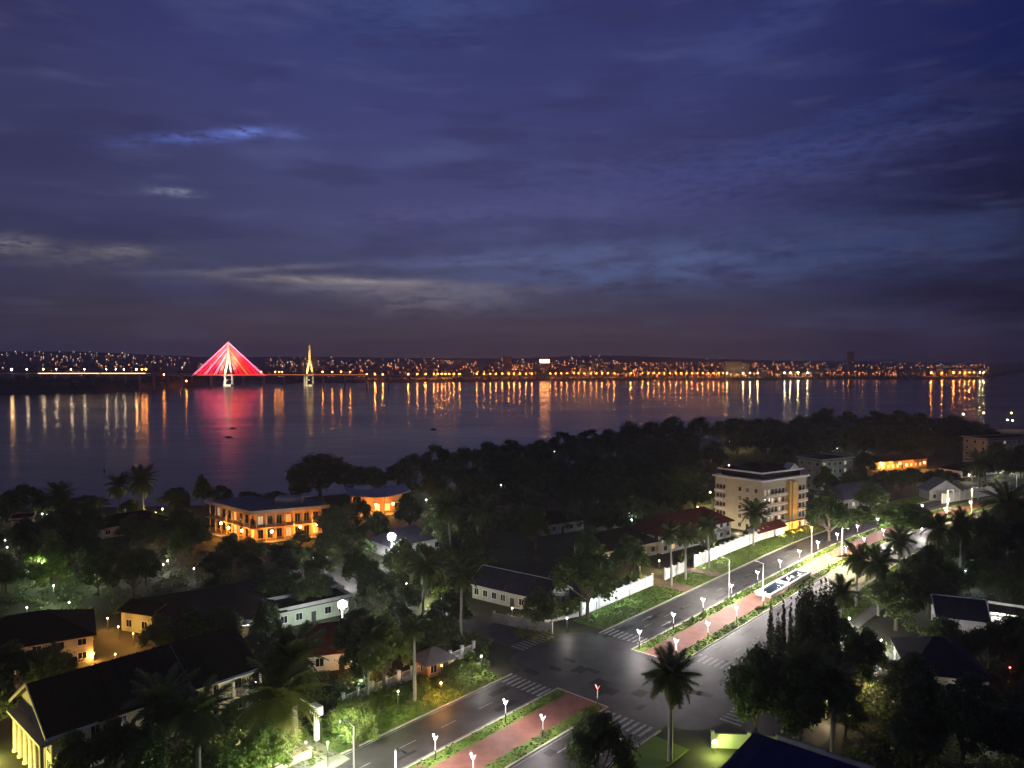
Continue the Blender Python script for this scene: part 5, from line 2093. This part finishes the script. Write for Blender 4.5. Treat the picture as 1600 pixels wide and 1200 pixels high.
# river-bank silhouettes
for px, top, base, w in ((-20, 765, 802, 60), (32, 757, 802, 60), (130, 776, 803, 70), (275, 762, 797, 50), (318, 743, 797, 34), (346, 758, 795, 44), (390, 768, 790, 50),
                         (430, 768, 790, 48), (468, 745, 785, 40), (548, 722, 775, 66), (585, 728, 772, 60), (622, 722, 770, 56), (650, 708, 762, 60), (682, 693, 757, 62),
                         (722, 698, 750, 62), (760, 690, 745, 62), (800, 686, 738, 60), (840, 686, 732, 60), (880, 673, 724, 62), (920, 669, 720, 56), (955, 669, 714, 50),
                         (985, 659, 709, 44), (1012, 656, 706, 46), (1050, 649, 701, 58), (1092, 650, 698, 52), (1140, 651, 694, 54), (1182, 654, 691, 50), (1216, 656, 690, 46),
                         (1250, 650, 688, 46), (1284, 634, 687, 44), (1322, 642, 686, 46), (1370, 641, 684, 54), (1406, 640, 683, 50), (1442, 644, 682, 48), (1482, 647, 682, 46),
                         (1520, 658, 690, 44), (1545, 668, 700, 44), (1590, 684, 712, 50), (1620, 676, 712, 50)):
    q = P(px, base)
    tree_px(px, top, base, w, 'dark river-bank tree with %s crown %s' % (['round', 'high', 'flat', 'ragged'][(px // 7) % 4], beside(q.x, q.y)), 'dark trees along the river bank')


def pip(x, y, poly):
    c = False
    j = len(poly) - 1
    for i in range(len(poly)):
        xi, yi = poly[i]
        xj, yj = poly[j]
        if (yi > y) != (yj > y) and x < (xj - xi) * (y - yi) / (yj - yi) + xi:
            c = not c
        j = i
    return c


def fill(poly_px, spacing, hr, wr, label, group, kinds=None, tries=900, maxn=80):
    poly = [xy(P(*q)) for q in poly_px]
    xs = [q[0] for q in poly]
    ys = [q[1] for q in poly]
    n = 0
    for _ in range(tries):
        x, y = RNG.uniform(min(xs), max(xs)), RNG.uniform(min(ys), max(ys))
        if not pip(x, y, poly):
            continue
        w = RNG.uniform(*wr)
        if any((x - fx) ** 2 + (y - fy) ** 2 < (max(fr + w * .35, spacing * .5)) ** 2 for fx, fy, fr in FOOT):
            continue
        FOOT.append((x, y, spacing * .62))
        hh = RNG.uniform(*hr)
        lab = look(hh, w) + ' dark leafy tree ' + beside(x, y)
        put_tree((kinds or BROAD)[int(RNG.integers(0, len(kinds or BROAD)))], (x, y), hh, w, lab, group)
        n += 1
        if n >= maxn:
            break


for s in range(20, 400, 8):     # keep the avenue free
    for n in range(-94, -48, 6):
        q = C(s, n)
        FOOT.append((q.x, q.y, 4.2))
for n in range(-185, -38, 7):   # and the side street
    q = C(108.5, n)
    FOOT.append((q.x, q.y, 7.0 if n < -97 else 6.0))

fill([(600, 775), (870, 725), (1000, 706), (1100, 700), (1125, 745), (1090, 800), (1000, 830), (900, 860), (740, 870), (700, 830), (640, 800)], 9.5, (11, 16), (5, 7.2),
     'dark tree in the dense wood between river and avenue', 'trees of the dense wood', tries=2600, maxn=58)
fill([(1110, 690), (1540, 690), (1545, 722), (1480, 722), (1340, 722), (1250, 745), (1140, 715)], 11, (13, 18), (5.5, 8),
     'dark tree in the wood beyond the apartment block', 'trees beyond the apartment block', tries=2400, maxn=34)
fill([(1280, 770), (1600, 745), (1600, 770), (1440, 790), (1390, 800), (1270, 830)], 9, (6, 10), (3.5, 5),
     'tree in the gardens behind the avenue bend', 'trees behind the bend', tries=700, maxn=26)
fill([(-60, 812), (300, 812), (320, 900), (250, 950), (-60, 940)], 8.5, (7, 11.5), (3.6, 5.6),
     'dark tree in the gardens left of the hotel', 'trees left of the hotel', tries=1300, maxn=38)
fill([(500, 800), (560, 850), (600, 900), (520, 940), (400, 940), (330, 905), (440, 890)], 10, (5, 8), (3, 4.6),
     'dark tree on the grounds below the hotel', 'trees below the hotel', tries=500, maxn=14)
fill([(620, 890), (740, 880), (740, 960), (830, 985), (760, 1010), (640, 985), (560, 960)], 8, (7, 11), (3.4, 5.0),
     'dark tree between the floodlights and the side street', 'trees north of the side street', tries=700, maxn=26)
fill([(560, 990), (760, 985), (800, 1010), (690, 1060), (600, 1100), (540, 1080)], 7, (5, 9), (2.8, 4.2),
     'tree in the garden behind the railing fence', 'trees behind the railing fence', tries=500, maxn=18)
fill([(1400, 830), (1620, 830), (1620, 960), (1450, 985), (1360, 990), (1370, 930)], 8, (8, 12), (4, 5.6),
     'dark tree in the gardens right of the avenue', 'trees right of the avenue', tries=1300, maxn=30)
fill([(1150, 1045), (1300, 1010), (1400, 1030), (1330, 1160), (1180, 1150)], 6.5, (6, 10), (2.8, 4.2),
     'dark tree in the black garden below the cypresses', 'trees below the cypresses', tries=700, maxn=24)
fill([(1390, 1030), (1640, 1040), (1660, 1230), (1400, 1220), (1345, 1150)], 7.5, (7, 12), (3.6, 5.4),
     'dark tree in the black corner at bottom right', 'trees in the bottom right corner', tries=900, maxn=36)
fill([(-60, 1085), (10, 1080), (-10, 1230), (-90, 1230)], 6, (5, 8), (2.5, 3.6), 'dark tree at the left edge before the villa', 'trees before the villa', tries=200, maxn=6)
fill([(100, 1170), (330, 1090), (400, 1100), (420, 1200), (330, 1240), (100, 1240)], 6, (3.5, 6.5), (2.2, 3.4),
     'dark shrubby tree between villa and driveway', 'shrubby trees before the villa', tries=500, maxn=22, kinds=[BROAD[3], BROAD[4], BRIGHT[1]])
fill([(380, 990), (480, 1000), (480, 1080), (400, 1090)], 6, (6, 9), (2.8, 4), 'dark tree between the hall and the red-roofed house', 'trees beside the hall', tries=300, maxn=12)

def undergrowth():
    lob = []
    polys = [([(-80, 812), (305, 812), (330, 900), (250, 1000), (-80, 960)], 420), ([(560, 760), (870, 722), (1000, 703), (1120, 700), (1130, 770), (1100, 830), (930, 870), (735, 885), (620, 860)], 520),
             ([(1110, 690), (1545, 690), (1600, 760), (1440, 790), (1270, 800), (1150, 715)], 420), ([(610, 885), (735, 880), (740, 985), (560, 975)], 140),
             ([(520, 985), (760, 985), (790, 1010), (600, 1100), (430, 1100), (380, 1000)], 220), ([(1340, 820), (1640, 820), (1660, 1000), (1390, 1000)], 260),
             ([(1150, 1040), (1400, 1010), (1640, 1040), (1680, 1230), (1390, 1230), (1240, 1150), (1150, 1130)], 420), ([(80, 1170), (330, 1085), (470, 1090), (470, 1170), (330, 1250), (80, 1250)], 260),
             ([(330, 905), (520, 860), (600, 900), (540, 950), (430, 960)], 80)]
    for poly, n in polys:
        pw = [xy(P(*q)) for q in poly]
        xs = [q[0] for q in pw]
        ys = [q[1] for q in pw]
        k = 0
        for _ in range(n * 4):
            x, y = RNG.uniform(min(xs), max(xs)), RNG.uniform(min(ys), max(ys))
            if not pip(x, y, pw) or any((x - fx) ** 2 + (y - fy) ** 2 < (fr + .4) ** 2 for fx, fy, fr in HARD):
                continue
            r = RNG.uniform(.6, 1.7)
            lob.append((x, y, r * .5, r))
            k += 1
            if k >= n:
                break
    V, Q = leaf_cloud(lob, 70000, .30, .9, .4)
    tag(link('undergrowth', np_mesh('undergrowth', V, Q, M['leaf2'])), 'dark bushes and undergrowth covering the gardens between the houses', 'undergrowth', kind='stuff')


undergrowth()


def woodland():
    lob = []
    for poly, sp, hr, n in (([(600, 775), (870, 725), (1000, 706), (1100, 700), (1125, 745), (1090, 800), (1000, 830), (900, 860), (740, 870), (700, 830), (640, 800)], 7, (9, 14), 110),
                            ([(1110, 690), (1540, 690), (1545, 722), (1480, 722), (1340, 722), (1250, 745), (1140, 715)], 8, (11, 15), 110)):
        pw = [xy(P(*q)) for q in poly]
        xs = [q[0] for q in pw]
        ys = [q[1] for q in pw]
        loc = []
        for _ in range(6000):
            x, y = RNG.uniform(min(xs), max(xs)), RNG.uniform(min(ys), max(ys))
            if not pip(x, y, pw) or any((x - fx) ** 2 + (y - fy) ** 2 < (fr + .8) ** 2 for fx, fy, fr in FOOT) or any((x - a) ** 2 + (y - b) ** 2 < sp * sp for a, b in loc):
                continue
            loc.append((x, y))
            h = RNG.uniform(*hr)
            for k in range(9):
                t = RNG.uniform(0, 6.28)
                q = RNG.uniform(.3, 3.4)
                lob.append((x + q * cos(t), y + q * sin(t), h * RNG.uniform(.35, .9), RNG.uniform(1.2, 2.2)))
            if len(loc) >= n:
                break
    V, Q = leaf_cloud(lob, 90000, .42, .9, .3)
    tag(link('woodland', np_mesh('woodland', V, Q, M['leaf1'])), 'dark mass of tree crowns filling the wood between river and avenue', 'wood', kind='stuff')


woodland()

# shrub borders along the fence and in the verge
for i in range(34):
    s = 62 + i * 1.05 + RNG.uniform(-.3, .3)
    n = -93.6 + RNG.uniform(-2.0, 3.2)
    q = C(s, n)
    put_tree(SHRUB[i % 2], q, RNG.uniform(1.2, 2.4), RNG.uniform(.8, 1.5), ['leafy shrub in the left border near the driveway', 'leafy shrub in the left border before the gatehouse', 'leafy shrub in the left border near the junction'][min(2, i // 12)], 'shrubs of the left border',
             'shrub', 'shrub', z=.1)
for i in range(16):
    s = 119 + i * 2.2
    q = C(s, -97 + RNG.uniform(-1, 1))
    put_tree(SHRUB[i % 2], q, RNG.uniform(2.0, 3.6), RNG.uniform(1.3, 2.0), 'shrub behind the white corner wall', 'shrubs behind the corner wall', 'shrub', 'shrub')
for i in range(20):
    q = C(176 + i * 5.2, -97.5 + RNG.uniform(-1.2, .4))
    put_tree(SHRUB[i % 2], q, RNG.uniform(2.0, 4.0), RNG.uniform(1.2, 2.0), 'shrub showing above the tall white wall', 'shrubs behind the tall wall', 'shrub', 'shrub')
for i in range(12):
    q = C(150 + i * 1.5, -75.2 + RNG.uniform(-.5, .5))
    put_tree(SHRUB[1], q, RNG.uniform(.6, 1.0), RNG.uniform(.5, .9), 'low bright shrub on the median grass beside the basin', 'low shrubs on the median', 'shrub', 'shrub', z=.14)
for i in range(44):
    sd = i % 2
    ss = RNG.uniform(42, 94) if i < 16 else RNG.uniform(121, 163)
    q = C(ss, (NL1 + 1.5 if sd else NR0 - 1.4) + RNG.uniform(-.6, .6))
    put_tree(SHRUB[i % 2], q, RNG.uniform(.4, .9), RNG.uniform(.4, .8), 'low plant in the median grass strip ' + ('before the junction' if i < 16 else 'beyond the junction'),
             'low plants on the median', 'shrub', 'shrub', z=.14)
for i in range(14):
    p = P(1330 + RNG.uniform(-40, 130), 815 - RNG.uniform(0, 12))
    put_tree(SHRUB[i % 2], p, RNG.uniform(1.5, 3), RNG.uniform(1.2, 2.2), 'shrub on the lit verge at the far bend', 'shrubs at the far bend', 'shrub', 'shrub')
for px, py in ((815, 995), (835, 998), (856, 1000)):
    p = P(px, py)
    palm(p, .6, 2.0, 'spiky pale plant by the low grey side-street wall', 'spiky plants by the side street', 'spiky_plant', 14, FRY)

# water hyacinth clumps and a marker on the river
for px, py in ((363, 669), (357, 683), (677, 671)):
    p = P(px, py, WZ)
    V, Q = leaf_cloud([(0, 0, .2, 1.6), (1.6, .4, .1, 1.2), (-1.4, .2, .1, 1.1)], 500, .35, .45)
    o = link('water_hyacinth', np_mesh('water_hyacinth', V, Q, M['hyac']), None, (p.x, p.y, WZ))
    tag(o, 'small dark clump of floating plants on the river, ' + {669: 'upper one in the red reflection', 683: 'lower one in the red reflection', 671: 'near mid-river'}[py], 'plant')
p = P(163, 736, WZ)
t = thing('channel_marker', 'small dark channel marker standing in the river at left', 'marker', (p.x, p.y, WZ))
b = MB()
b.lathe([(.7, -.3), (.8, .3), (.5, .5)], (0, 0, 0), 10)
b.build('float', M['dark'], t)
b = MB()
b.tube((0, 0, .5), (0, 0, 3.2), .1, .08, 6)
b.build('staff', M['dark'], t)
b = MB()
b.lathe([(.42, 2.4), (.05, 3.3)], (0, 0, 0), 8)
b.build('topmark', M['dark'], t)


# ------------------------------------------------------------------ the far bank: bridge, lamps, town
def bridge():
    D = 1600.0
    X_ = lambda px: (px - 800) / FPX * D
    zd = CAMZ - (585.5 - HOR) / FPX * D
    o = Vector((X_(357), D, WZ))
    t = thing('cable_stayed_bridge', 'cable-stayed bridge across the river arm with red-lit stays and two pale pylons', 'bridge', tuple(o))
    ox = o.x
    zl = zd - WZ

    def xx(px):
        return X_(px) - ox
    b = MB()
    b.box(xx(232), -6, zl - 2.2, xx(650), 6, zl)
    b.build('deck', M['conc'], t)
    b = MB()
    b.box(xx(310), -6.2, zl - 1.2, xx(418), -6.01, zl + .9)
    b.build('red_edge_strip', E['deckr'], t)
    b = MB()
    b.box(xx(418), -6.2, zl - .1, xx(575), -6.01, zl + .6)
    b.build('warm_edge_strip', E['deckl_dim'], t)
    for px in list(range(240, 340, 30)) + list(range(380, 478, 32)) + list(range(505, 640, 34)):
        b = MB()
        b.box(xx(px) - 1.2, -4, -8, xx(px) + 1.2, 4, zl - 2.2)
        b.build('pier', M['conc'], t)

    def pylon(px, top_py, spread, lit):
        x = xx(px)
        zt = CAMZ - (top_py - HOR) / FPX * D - WZ
        b = MB()
        for sg in (-1, 1):
            # legs of an inverted Y standing across the deck
            b.tube((x + sg * spread, sg * 8.5, -6), (x + sg * spread * .75, sg * 8.0, zl), 2.4, 2.2, 6)
            b.tube((x + sg * spread * .75, sg * 8.0, zl), (x, sg * .8, zl + (zt - zl) * .55), 2.2, 1.9, 6)
        b.tube((x, 0, zl + (zt - zl) * .52), (x, 0, zt), 2.7, 1.9, 8)
        b.build('pylon', M['conc'], t)
        b = MB()
        b.box(x - spread - 2.6, -10, -6, x + spread + 2.6, 10, 3)
        b.build('pylon_base', M['conc'], t)
        b = MB()
        b.box(x - 2.0, -8, zl * .5, x + 2.0, 8, zl * .5 + 2)
        b.build('cross_beam', M['conc'], t)
        # lit strips down the pylon (floodlighting built into it)
        return x, zt
    x1, zt1 = pylon(357, 534, 5.5, True)
    x2, zt2 = pylon(484, 539, 5.5, True)
    # stays
    for x, zt, half, mats, r in ((x1, zt1, 74, [E['cab'], E['cab'], E['cabo'], E['cabp']], .18), (x2, zt2, 30, [M['dark']], .10)):
        nst = 6
        for sg in (-1, 1):
            for sd in (-5.4, 5.4):
                for k in range(nst):
                    f = (k + 1) / nst
                    b = MB()
                    b.tube((x, sd * .1, zl + (zt - zl) * (.58 + .40 * f)), (x + sg * half * (.10 + .90 * f), sd, zl), r, r, 4)
                    mm = mats[0] if len(mats) == 1 else (mats[3] if (k == nst - 1 or (sg < 0 and k in (1, 3))) else mats[2] if (sg > 0 and k == 2) else mats[0])
                    b.build('stay_cable', mm, t)
    for px, c, w in ((357, (1, .66, .36), 8.0e5), (484, (1, .58, .17), 4.6e5)):
        x = xx(px)
        for sx, sy in ((-14, -26), (14, -26)):
            slight('pylon_floodlight', (x + sx, sy, zl - 2), (x, 0, zl + 28), c, w, 70, t, 1.0)
    slight('pier_floodlight', (x1, -34, 6), (x1, 0, 10), (1, .8, .62), 1.2e5, 70, t, 1.0)
    slight('pier_floodlight', (x2, -34, 6), (x2, 0, 8), (1, .8, .45), 6.0e4, 70, t, 1.0)
    return D


E['deckl_dim'] = emit('deck_edge_light_amber', (1.0, .26, .04), 1.5)
bridge()


# viaduct road at left, lit white
def viaduct():
    D = 1390.0
    X_ = lambda px: (px - 800) / FPX * D
    z = CAMZ - (583.0 - HOR) / FPX * D
    t = thing('viaduct', 'lit riverside viaduct leading to the bridge at far left', 'viaduct', (X_(60), D, 0))
    ox = X_(60)
    b = MB()
    b.box(-220, -5, z - 1.6, X_(300) - ox, 5, z)
    b.build('deck', M['conc'], t)
    for a, c in ((62, 158), (160, 229)):
        b = MB()
        b.box(X_(a) - ox, -5.2, z - 1.0, X_(c) - ox, -5.01, z + .45)
        b.build('parapet_light', E['vialight'], t)
    for px in range(-90, 300, 22):
        b = MB()
        b.box(X_(px) - ox - 1, -3, -5, X_(px) - ox + 1, 3, z - 1.6)
        b.build('pier', M['conc'], t)
    return D, z


E['vialight'] = emit('viaduct_parapet_light', (1.0, .62, .28), 3.0)
VD, VZ = viaduct()


def far_lamp(pos, hgt, em, r, label, group, watt=0, colr=None):
    t = thing('far_street_lamp', label, 'street lamp', tuple(pos), 0, group)
    key = (round(hgt), em, round(r, 1))
    if key not in FLM:
        b = MB()
        b.tube((0, 0, 0), (0, 0, hgt - r), .25, .18, 4)
        pole = b.mesh('pole', M['dark'])
        b = MB()
        b.ball((0, 0, hgt), r, 6, 4)
        FLM[key] = (pole, b.mesh('lamp_head', E[em]))
    link('pole', FLM[key][0], t)
    link('lamp_head', FLM[key][1], t)
    if watt:
        plight('lamp_light', (0, 0, hgt), colr, watt, t, r)
    return t


FLM = {}
ORG = (1.0, .33, .05)
WRM = (1.0, .66, .3)
for px in (-40, 18, 42, 68, 88, 111, 132, 166, 181, 194):
    p = Vector(((px - 800) / FPX * VD, VD, VZ))
    far_lamp(p, 7, 'fwh' if px != 18 else 'sodw', 1.0 if px != 18 else 1.8, 'white lamp on the lit viaduct at far left', 'lamps on the far left viaduct', 9000, WRM)
for px in (213, 222, 228):
    p = Vector(((px - 800) / FPX * VD, VD, VZ))
    far_lamp(p, 7, 'sod' if px > 215 else 'sodw', 1.5, 'orange lamp where the viaduct nears the bridge', 'orange lamps at the viaduct end', 15000, ORG)
for px in (256, 283, 291):
    p = Vector(((px - 800) / FPX * 1500, 1500, far_h(px, 1500 - shoreD(px))))
    far_lamp(p, 14, 'sod', 1.3, 'orange lamp on the bank between viaduct and red bridge', 'orange lamps left of the bridge', 15000, ORG)
for px in (408, 430, 436, 441):
    p = Vector(((px - 800) / FPX * 1600, 1600, CAMZ - (585.5 - HOR) / FPX * 1600))
    far_lamp(p, 6, 'sod', 1.1, 'orange lamp on the bridge deck between the two pylons', 'orange lamps on the bridge deck', 12000, ORG)
for px in (504, 519, 533, 547):
    p = Vector(((px - 800) / FPX * 1600, 1600, CAMZ - (585.5 - HOR) / FPX * 1600))
    far_lamp(p, 6, 'sod', 1.25, 'orange lamp on the bridge approach right of the pale pylon', 'orange lamps right of the pale pylon', 14000, ORG)
SEG = [((573, 586, 598, 638, 652, 665, 678, 684, 690, 696, 702, 709, 718), 'sod', 1.35, 'orange lamp on the far riverside road left of the dark tower', 'riverside lamps left of the dark tower'),
       ((745, 756, 766, 775, 785, 795, 803, 812, 822, 831), 'sod', 1.2, 'orange lamp on the far riverside road below the dark tower', 'riverside lamps below the dark tower'),
       ((860, 868, 877, 886, 897, 904, 913, 923, 932, 941, 950, 960), 'sod', 1.1, 'orange lamp on the far riverside road below the lit sign building', 'riverside lamps below the sign building'),
       ((986, 1004, 1013, 1022, 1030, 1038, 1047, 1056, 1064, 1073, 1081, 1090, 1098, 1107, 1115, 1123, 1130), 'sod', 1.0, 'orange lamp in the dense row on the far riverside road', 'dense row of riverside lamps'),
       ((1136, 1161, 1172, 1184), 'sodw', 1.25, 'strong warm lamp on the far quay between dark blocks', 'quay lamps between the dark blocks'),
       ((1226, 1235, 1262), 'fwh', 1.4, 'white lamp on the far quay right of the dark blocks', 'white quay lamps'),
       ((1247,), 'fgr', 2.2, 'brightest yellow-white lamp on the far quay', None),
       ((1293, 1304, 1318, 1326, 1348, 1370), 'csm', 1.6, 'dim orange lamp near the tall thin tower on the far bank', 'dim lamps near the thin tower'),
       ((1455, 1490), 'sod', 1.9, 'strong orange lamp on the far right shore', 'strong orange lamps on the far right shore'),
       ((1472, 1500, 1508, 1515, 1522), 'sod', 1.1, 'orange lamp in the port on the far right shore', 'port lamps on the far right shore'),
       ((1531, 1537), 'fgr', 1.2, 'yellow-green white lamp at the right end of the far shore', 'lamps at the right end of the far shore')]
for pxs_, em, r, lab, grp in SEG:
    for px in pxs_:
        p = far_on_ground(px, 26)
        far_lamp(p, 11, em, r, lab, grp, 90000 if em != 'csm' else 9000, ORG if em in ('sod', 'csm') else WRM)


def far_building(px, d, w, h, label, group, lit, wallm='farwall', sign=False, dep=14, fixed=None):
    p = far_on_ground(px, d)
    t = thing('far_building', label, 'building', (p.x, p.y, p.z - 1), 0, group)
    b = MB()
    b.box(-w / 2, 0, 0, w / 2, dep, h)
    b.build('wall', M[wallm], t)
    b = MB()
    b.box(-w / 2 - .4, -.4, h, w / 2 + .4, dep + .4, h + .8)
    b.build('roof', M['roofd'], t)
    nx = max(1, int(w / 6))
    nz = max(1, int(h / 4.5))
    rnd = random.Random(int(px * 13 + d))
    for i in range(nx):
        for k in range(nz):
            if rnd.random() < lit:
                x = -w / 2 + w * (i + .5) / nx
                z = 1.5 + (h - 2) * k / nz
                b = MB()
                b.box(x - 1.3, -.15, z, x + 1.3, -.02, z + 1.8)
                b.build('window', E[rnd.choice(['fw1', 'fw2', 'fw3'])], t)
    if sign:
        b = MB()
        b.box(-w / 2 - 2, -1.2, h + .9, w / 2 + 2, -.2, h + 11)
        b.build('rooftop_sign', E['sign'], t)
    return t


E['fw1'] = emit('far_window_amber', (1.0, .28, .06), .9)
E['fw2'] = emit('far_window_warm', (1.0, .50, .2), .7)
E['fw3'] = emit('far_window_white', (1.0, .70, .48), .6)

far_building(851, 330, 26, 32, 'block with a big glowing rooftop sign, brightest on the far bank', None, .35, sign=True, dep=20)
far_building(793, 240, 26, 54, 'dark square tower left of the glowing sign on the far bank', None, .04, 'farwall2', dep=22)
far_building(1330, 120, 15, 70, 'tall thin tower on the far bank at right', None, .05, 'farwall2')
far_building(1146, 70, 42, 42, 'left of the two dark blocks standing on the far quay', None, .06, 'farwall2', dep=25)
far_building(1163, 90, 26, 38, 'right of the two dark blocks standing on the far quay', None, .10, 'farwall2', dep=25)
far_building(1200, 220, 36, 14, 'broad amber-lit block right of the dark quay blocks', None, .55, dep=20)
far_building(966, 180, 20, 30, 'slim dark block in the middle of the far bank', None, .1, 'farwall2')
far_building(1500, 300, 150, 16, 'long lit shed above the far right port', None, .8, dep=25)
rnd = random.Random(3)
ZONES = [(0, 330, 26, .30, 'building on the far left hillside', 'buildings on the far left hillside', 200, 2300),
         (400, 800, 44, .34, 'building of the far town behind the bridge', 'buildings behind the far riverside road', 90, 1500),
         (800, 1160, 56, .42, 'building of the bright far town centre', 'buildings of the far town centre', 80, 1200),
         (1170, 1420, 26, .30, 'building on the far bank near the thin tower', 'buildings near the thin tower', 80, 700),
         (1430, 1545, 18, .5, 'port building on the far right shore', 'far right port buildings', 60, 500)]
for x0, x1, n, lit, lab, grp, d0, d1 in ZONES:
    for i in range(n):
        px = x0 + (x1 - x0) * (i + rnd.random()) / n
        d = d0 + (d1 - d0) * rnd.random() ** 1.6
        w_, h_ = rnd.uniform(10, 34), rnd.uniform(6, 20)
        wm = rnd.choice(['farwall', 'farwall2'])
        li = lit * .7 * rnd.choice([.4, 1.0, 1.6])
        lab2 = ('%s %s ' % ('wide' if w_ > 25 else 'narrow' if w_ < 15 else 'mid-sized', 'tall' if h_ > 15 else 'low' if h_ < 9 else 'mid-height')) + lab
        far_building(px, d, w_, h_, lab2, grp, li, wm)


def scatter_lights(name, label, boxes, em, r0, r1, seed):
    rr = random.Random(seed)
    b = MB()
    for x0, x1, y0, y1, n in boxes:
        for _ in range(n):
            px = rr.uniform(x0, x1)
            py = y0 + (y1 - y0) * rr.random()
            p, d = far_hit(px, py)
            if p is None:
                continue
            r = rr.uniform(r0, r1) * (.6 + .4 * p.y / 3000)
            z = p.z + rr.uniform(4, 9)
            c = Vector((p.x, p.y, z))
            b.add([c + Vector(q) * r for q in ((1, 0, 0), (0, 1, 0), (-1, 0, 0), (0, -1, 0), (0, 0, 1), (0, 0, -1))],
                  [(0, 1, 4), (1, 2, 4), (2, 3, 4), (3, 0, 4), (1, 0, 5), (2, 1, 5), (3, 2, 5), (0, 3, 5)])
            b.add([(c.x - .15, c.y, p.z - 1), (c.x + .15, c.y, p.z - 1), (c.x + .15, c.y, z - r * .9), (c.x - .15, c.y, z - r * .9)], [(0, 1, 2, 3)])
    return tag(b.build(name, E[em]), label, 'town lights', kind='stuff')


scatter_lights('town_lights', 'countless white lights of the town spread over the far hills',
               [(-100, 120, 549, 566, 26), (20, 215, 550, 560, 50), (200, 330, 557, 577, 30), (0, 240, 562, 578, 18), (420, 520, 558, 575, 30), (520, 700, 560, 574, 40), (700, 1000, 562, 572, 40),
                (880, 960, 556, 562, 8), (1100, 1130, 560, 564, 3), (1180, 1400, 566, 574, 24), (1430, 1545, 568, 576, 26)], 'csw', .7, 1.8, 4)
scatter_lights('town_lights', 'countless amber lights of the town spread over the far bank',
               [(60, 340, 556, 577, 40), (430, 800, 563, 583, 130), (800, 1000, 566, 586, 130), (960, 1160, 568, 589, 210), (1160, 1280, 568, 589, 110), (1280, 1400, 570, 588, 70),
                (1400, 1470, 567, 588, 22), (1450, 1545, 572, 588, 46), (640, 760, 578, 588, 16)], 'csm', .6, 2.0, 8)


def far_trees():
    V = []
    Q = []
    rr = np.random.default_rng(21)
    lob = []
    for px in np.arange(-300, 1700, 3.0):
        dens = 1.0 if px < 330 else (.55 if px < 1560 else .9)
        if rr.random() > dens:
            continue
        d = rr.uniform(2, 34)
        if 395 < px < 1550 and d > 12:
            d = rr.uniform(2, 12)
        p = far_on_ground(px, d)
        h = rr.uniform(4, 9) if px > 330 else rr.uniform(5, 11)
        lob.append((p.x, p.y, p.z + h * .5, h * .62))
        if px < 330:
            p = far_on_ground(px + 1, rr.uniform(34, 55))
            lob.append((p.x, p.y, p.z + h * .5, h * .6))
    for _ in range(330):
        px = rr.uniform(-100, 1560)
        p = far_on_ground(px, rr.uniform(90, 900))
        h = rr.uniform(6, 14)
        lob.append((p.x, p.y, p.z + h * .45, h * .7))
    V, Q = leaf_cloud(lob, 26000, 2.0, .8, .6)
    tag(link('far_tree_belt', np_mesh('far_tree_belt', V, Q, M['fartree'])), 'dark belt of trees and bushes along the far river bank', 'trees', kind='stuff')


far_trees()


# ------------------------------------------------------------------ labels: tell equal ones apart by their order in the row
def screen_x(o):
    v = Vector(o.location) - Vector((0, 0, CAMZ))
    return v.x / max(1.0, v.y)


ORDW = ['first', 'second', 'third', 'fourth', 'fifth', 'sixth', 'seventh', 'eighth', 'ninth', 'tenth', 'eleventh', 'twelfth', 'thirteenth', 'fourteenth', 'fifteenth', 'sixteenth', 'seventeenth', 'eighteenth']
by = {}
for o in COL.objects:
    if o.parent is None and 'label' in o and 'kind' not in o:
        by.setdefault(o['label'], []).append(o)
for lab, os_ in by.items():
    if len(os_) < 2 or len(os_) > 18:
        continue
    os_.sort(key=screen_x)
    n = len(os_)
    for i, o in enumerate(os_):
        if n == 2:
            w_ = ('left one of two', 'right one of two')[i]
        elif n == 3:
            w_ = ('leftmost of three', 'middle of three', 'rightmost of three')[i]
        else:
            w_ = 'leftmost' if i == 0 else 'rightmost' if i == n - 1 else ORDW[i] + ' from left'
        if len(lab.split()) + len(w_.split()) <= 16:
            o['label'] = lab + ', ' + w_


# ------------------------------------------------------------------ the humid evening air over the river
HAZE = 1
if HAZE:
    hb = MB()
    hb.box(-4000, -120, -6.5, 9000, 6200, 160)
    hm = bpy.data.materials.new('haze')
    hm.use_nodes = True
    ht = hm.node_tree
    ht.nodes.clear()
    ho = ht.nodes.new('ShaderNodeOutputMaterial')
    hv = ht.nodes.new('ShaderNodeVolumePrincipled')
    hv.inputs['Color'].default_value = (.86, .82, .80, 1)
    hv.inputs['Density'].default_value = .00016
    hv.inputs['Anisotropy'].default_value = .4
    ht.links.new(hv.outputs[0], ho.inputs['Volume'])
    hz = hb.build('haze', hm)
    tag(hz, 'thin humid haze over the river and the town', 'haze', kind='stuff')
    SC.cycles.volume_bounces = 0
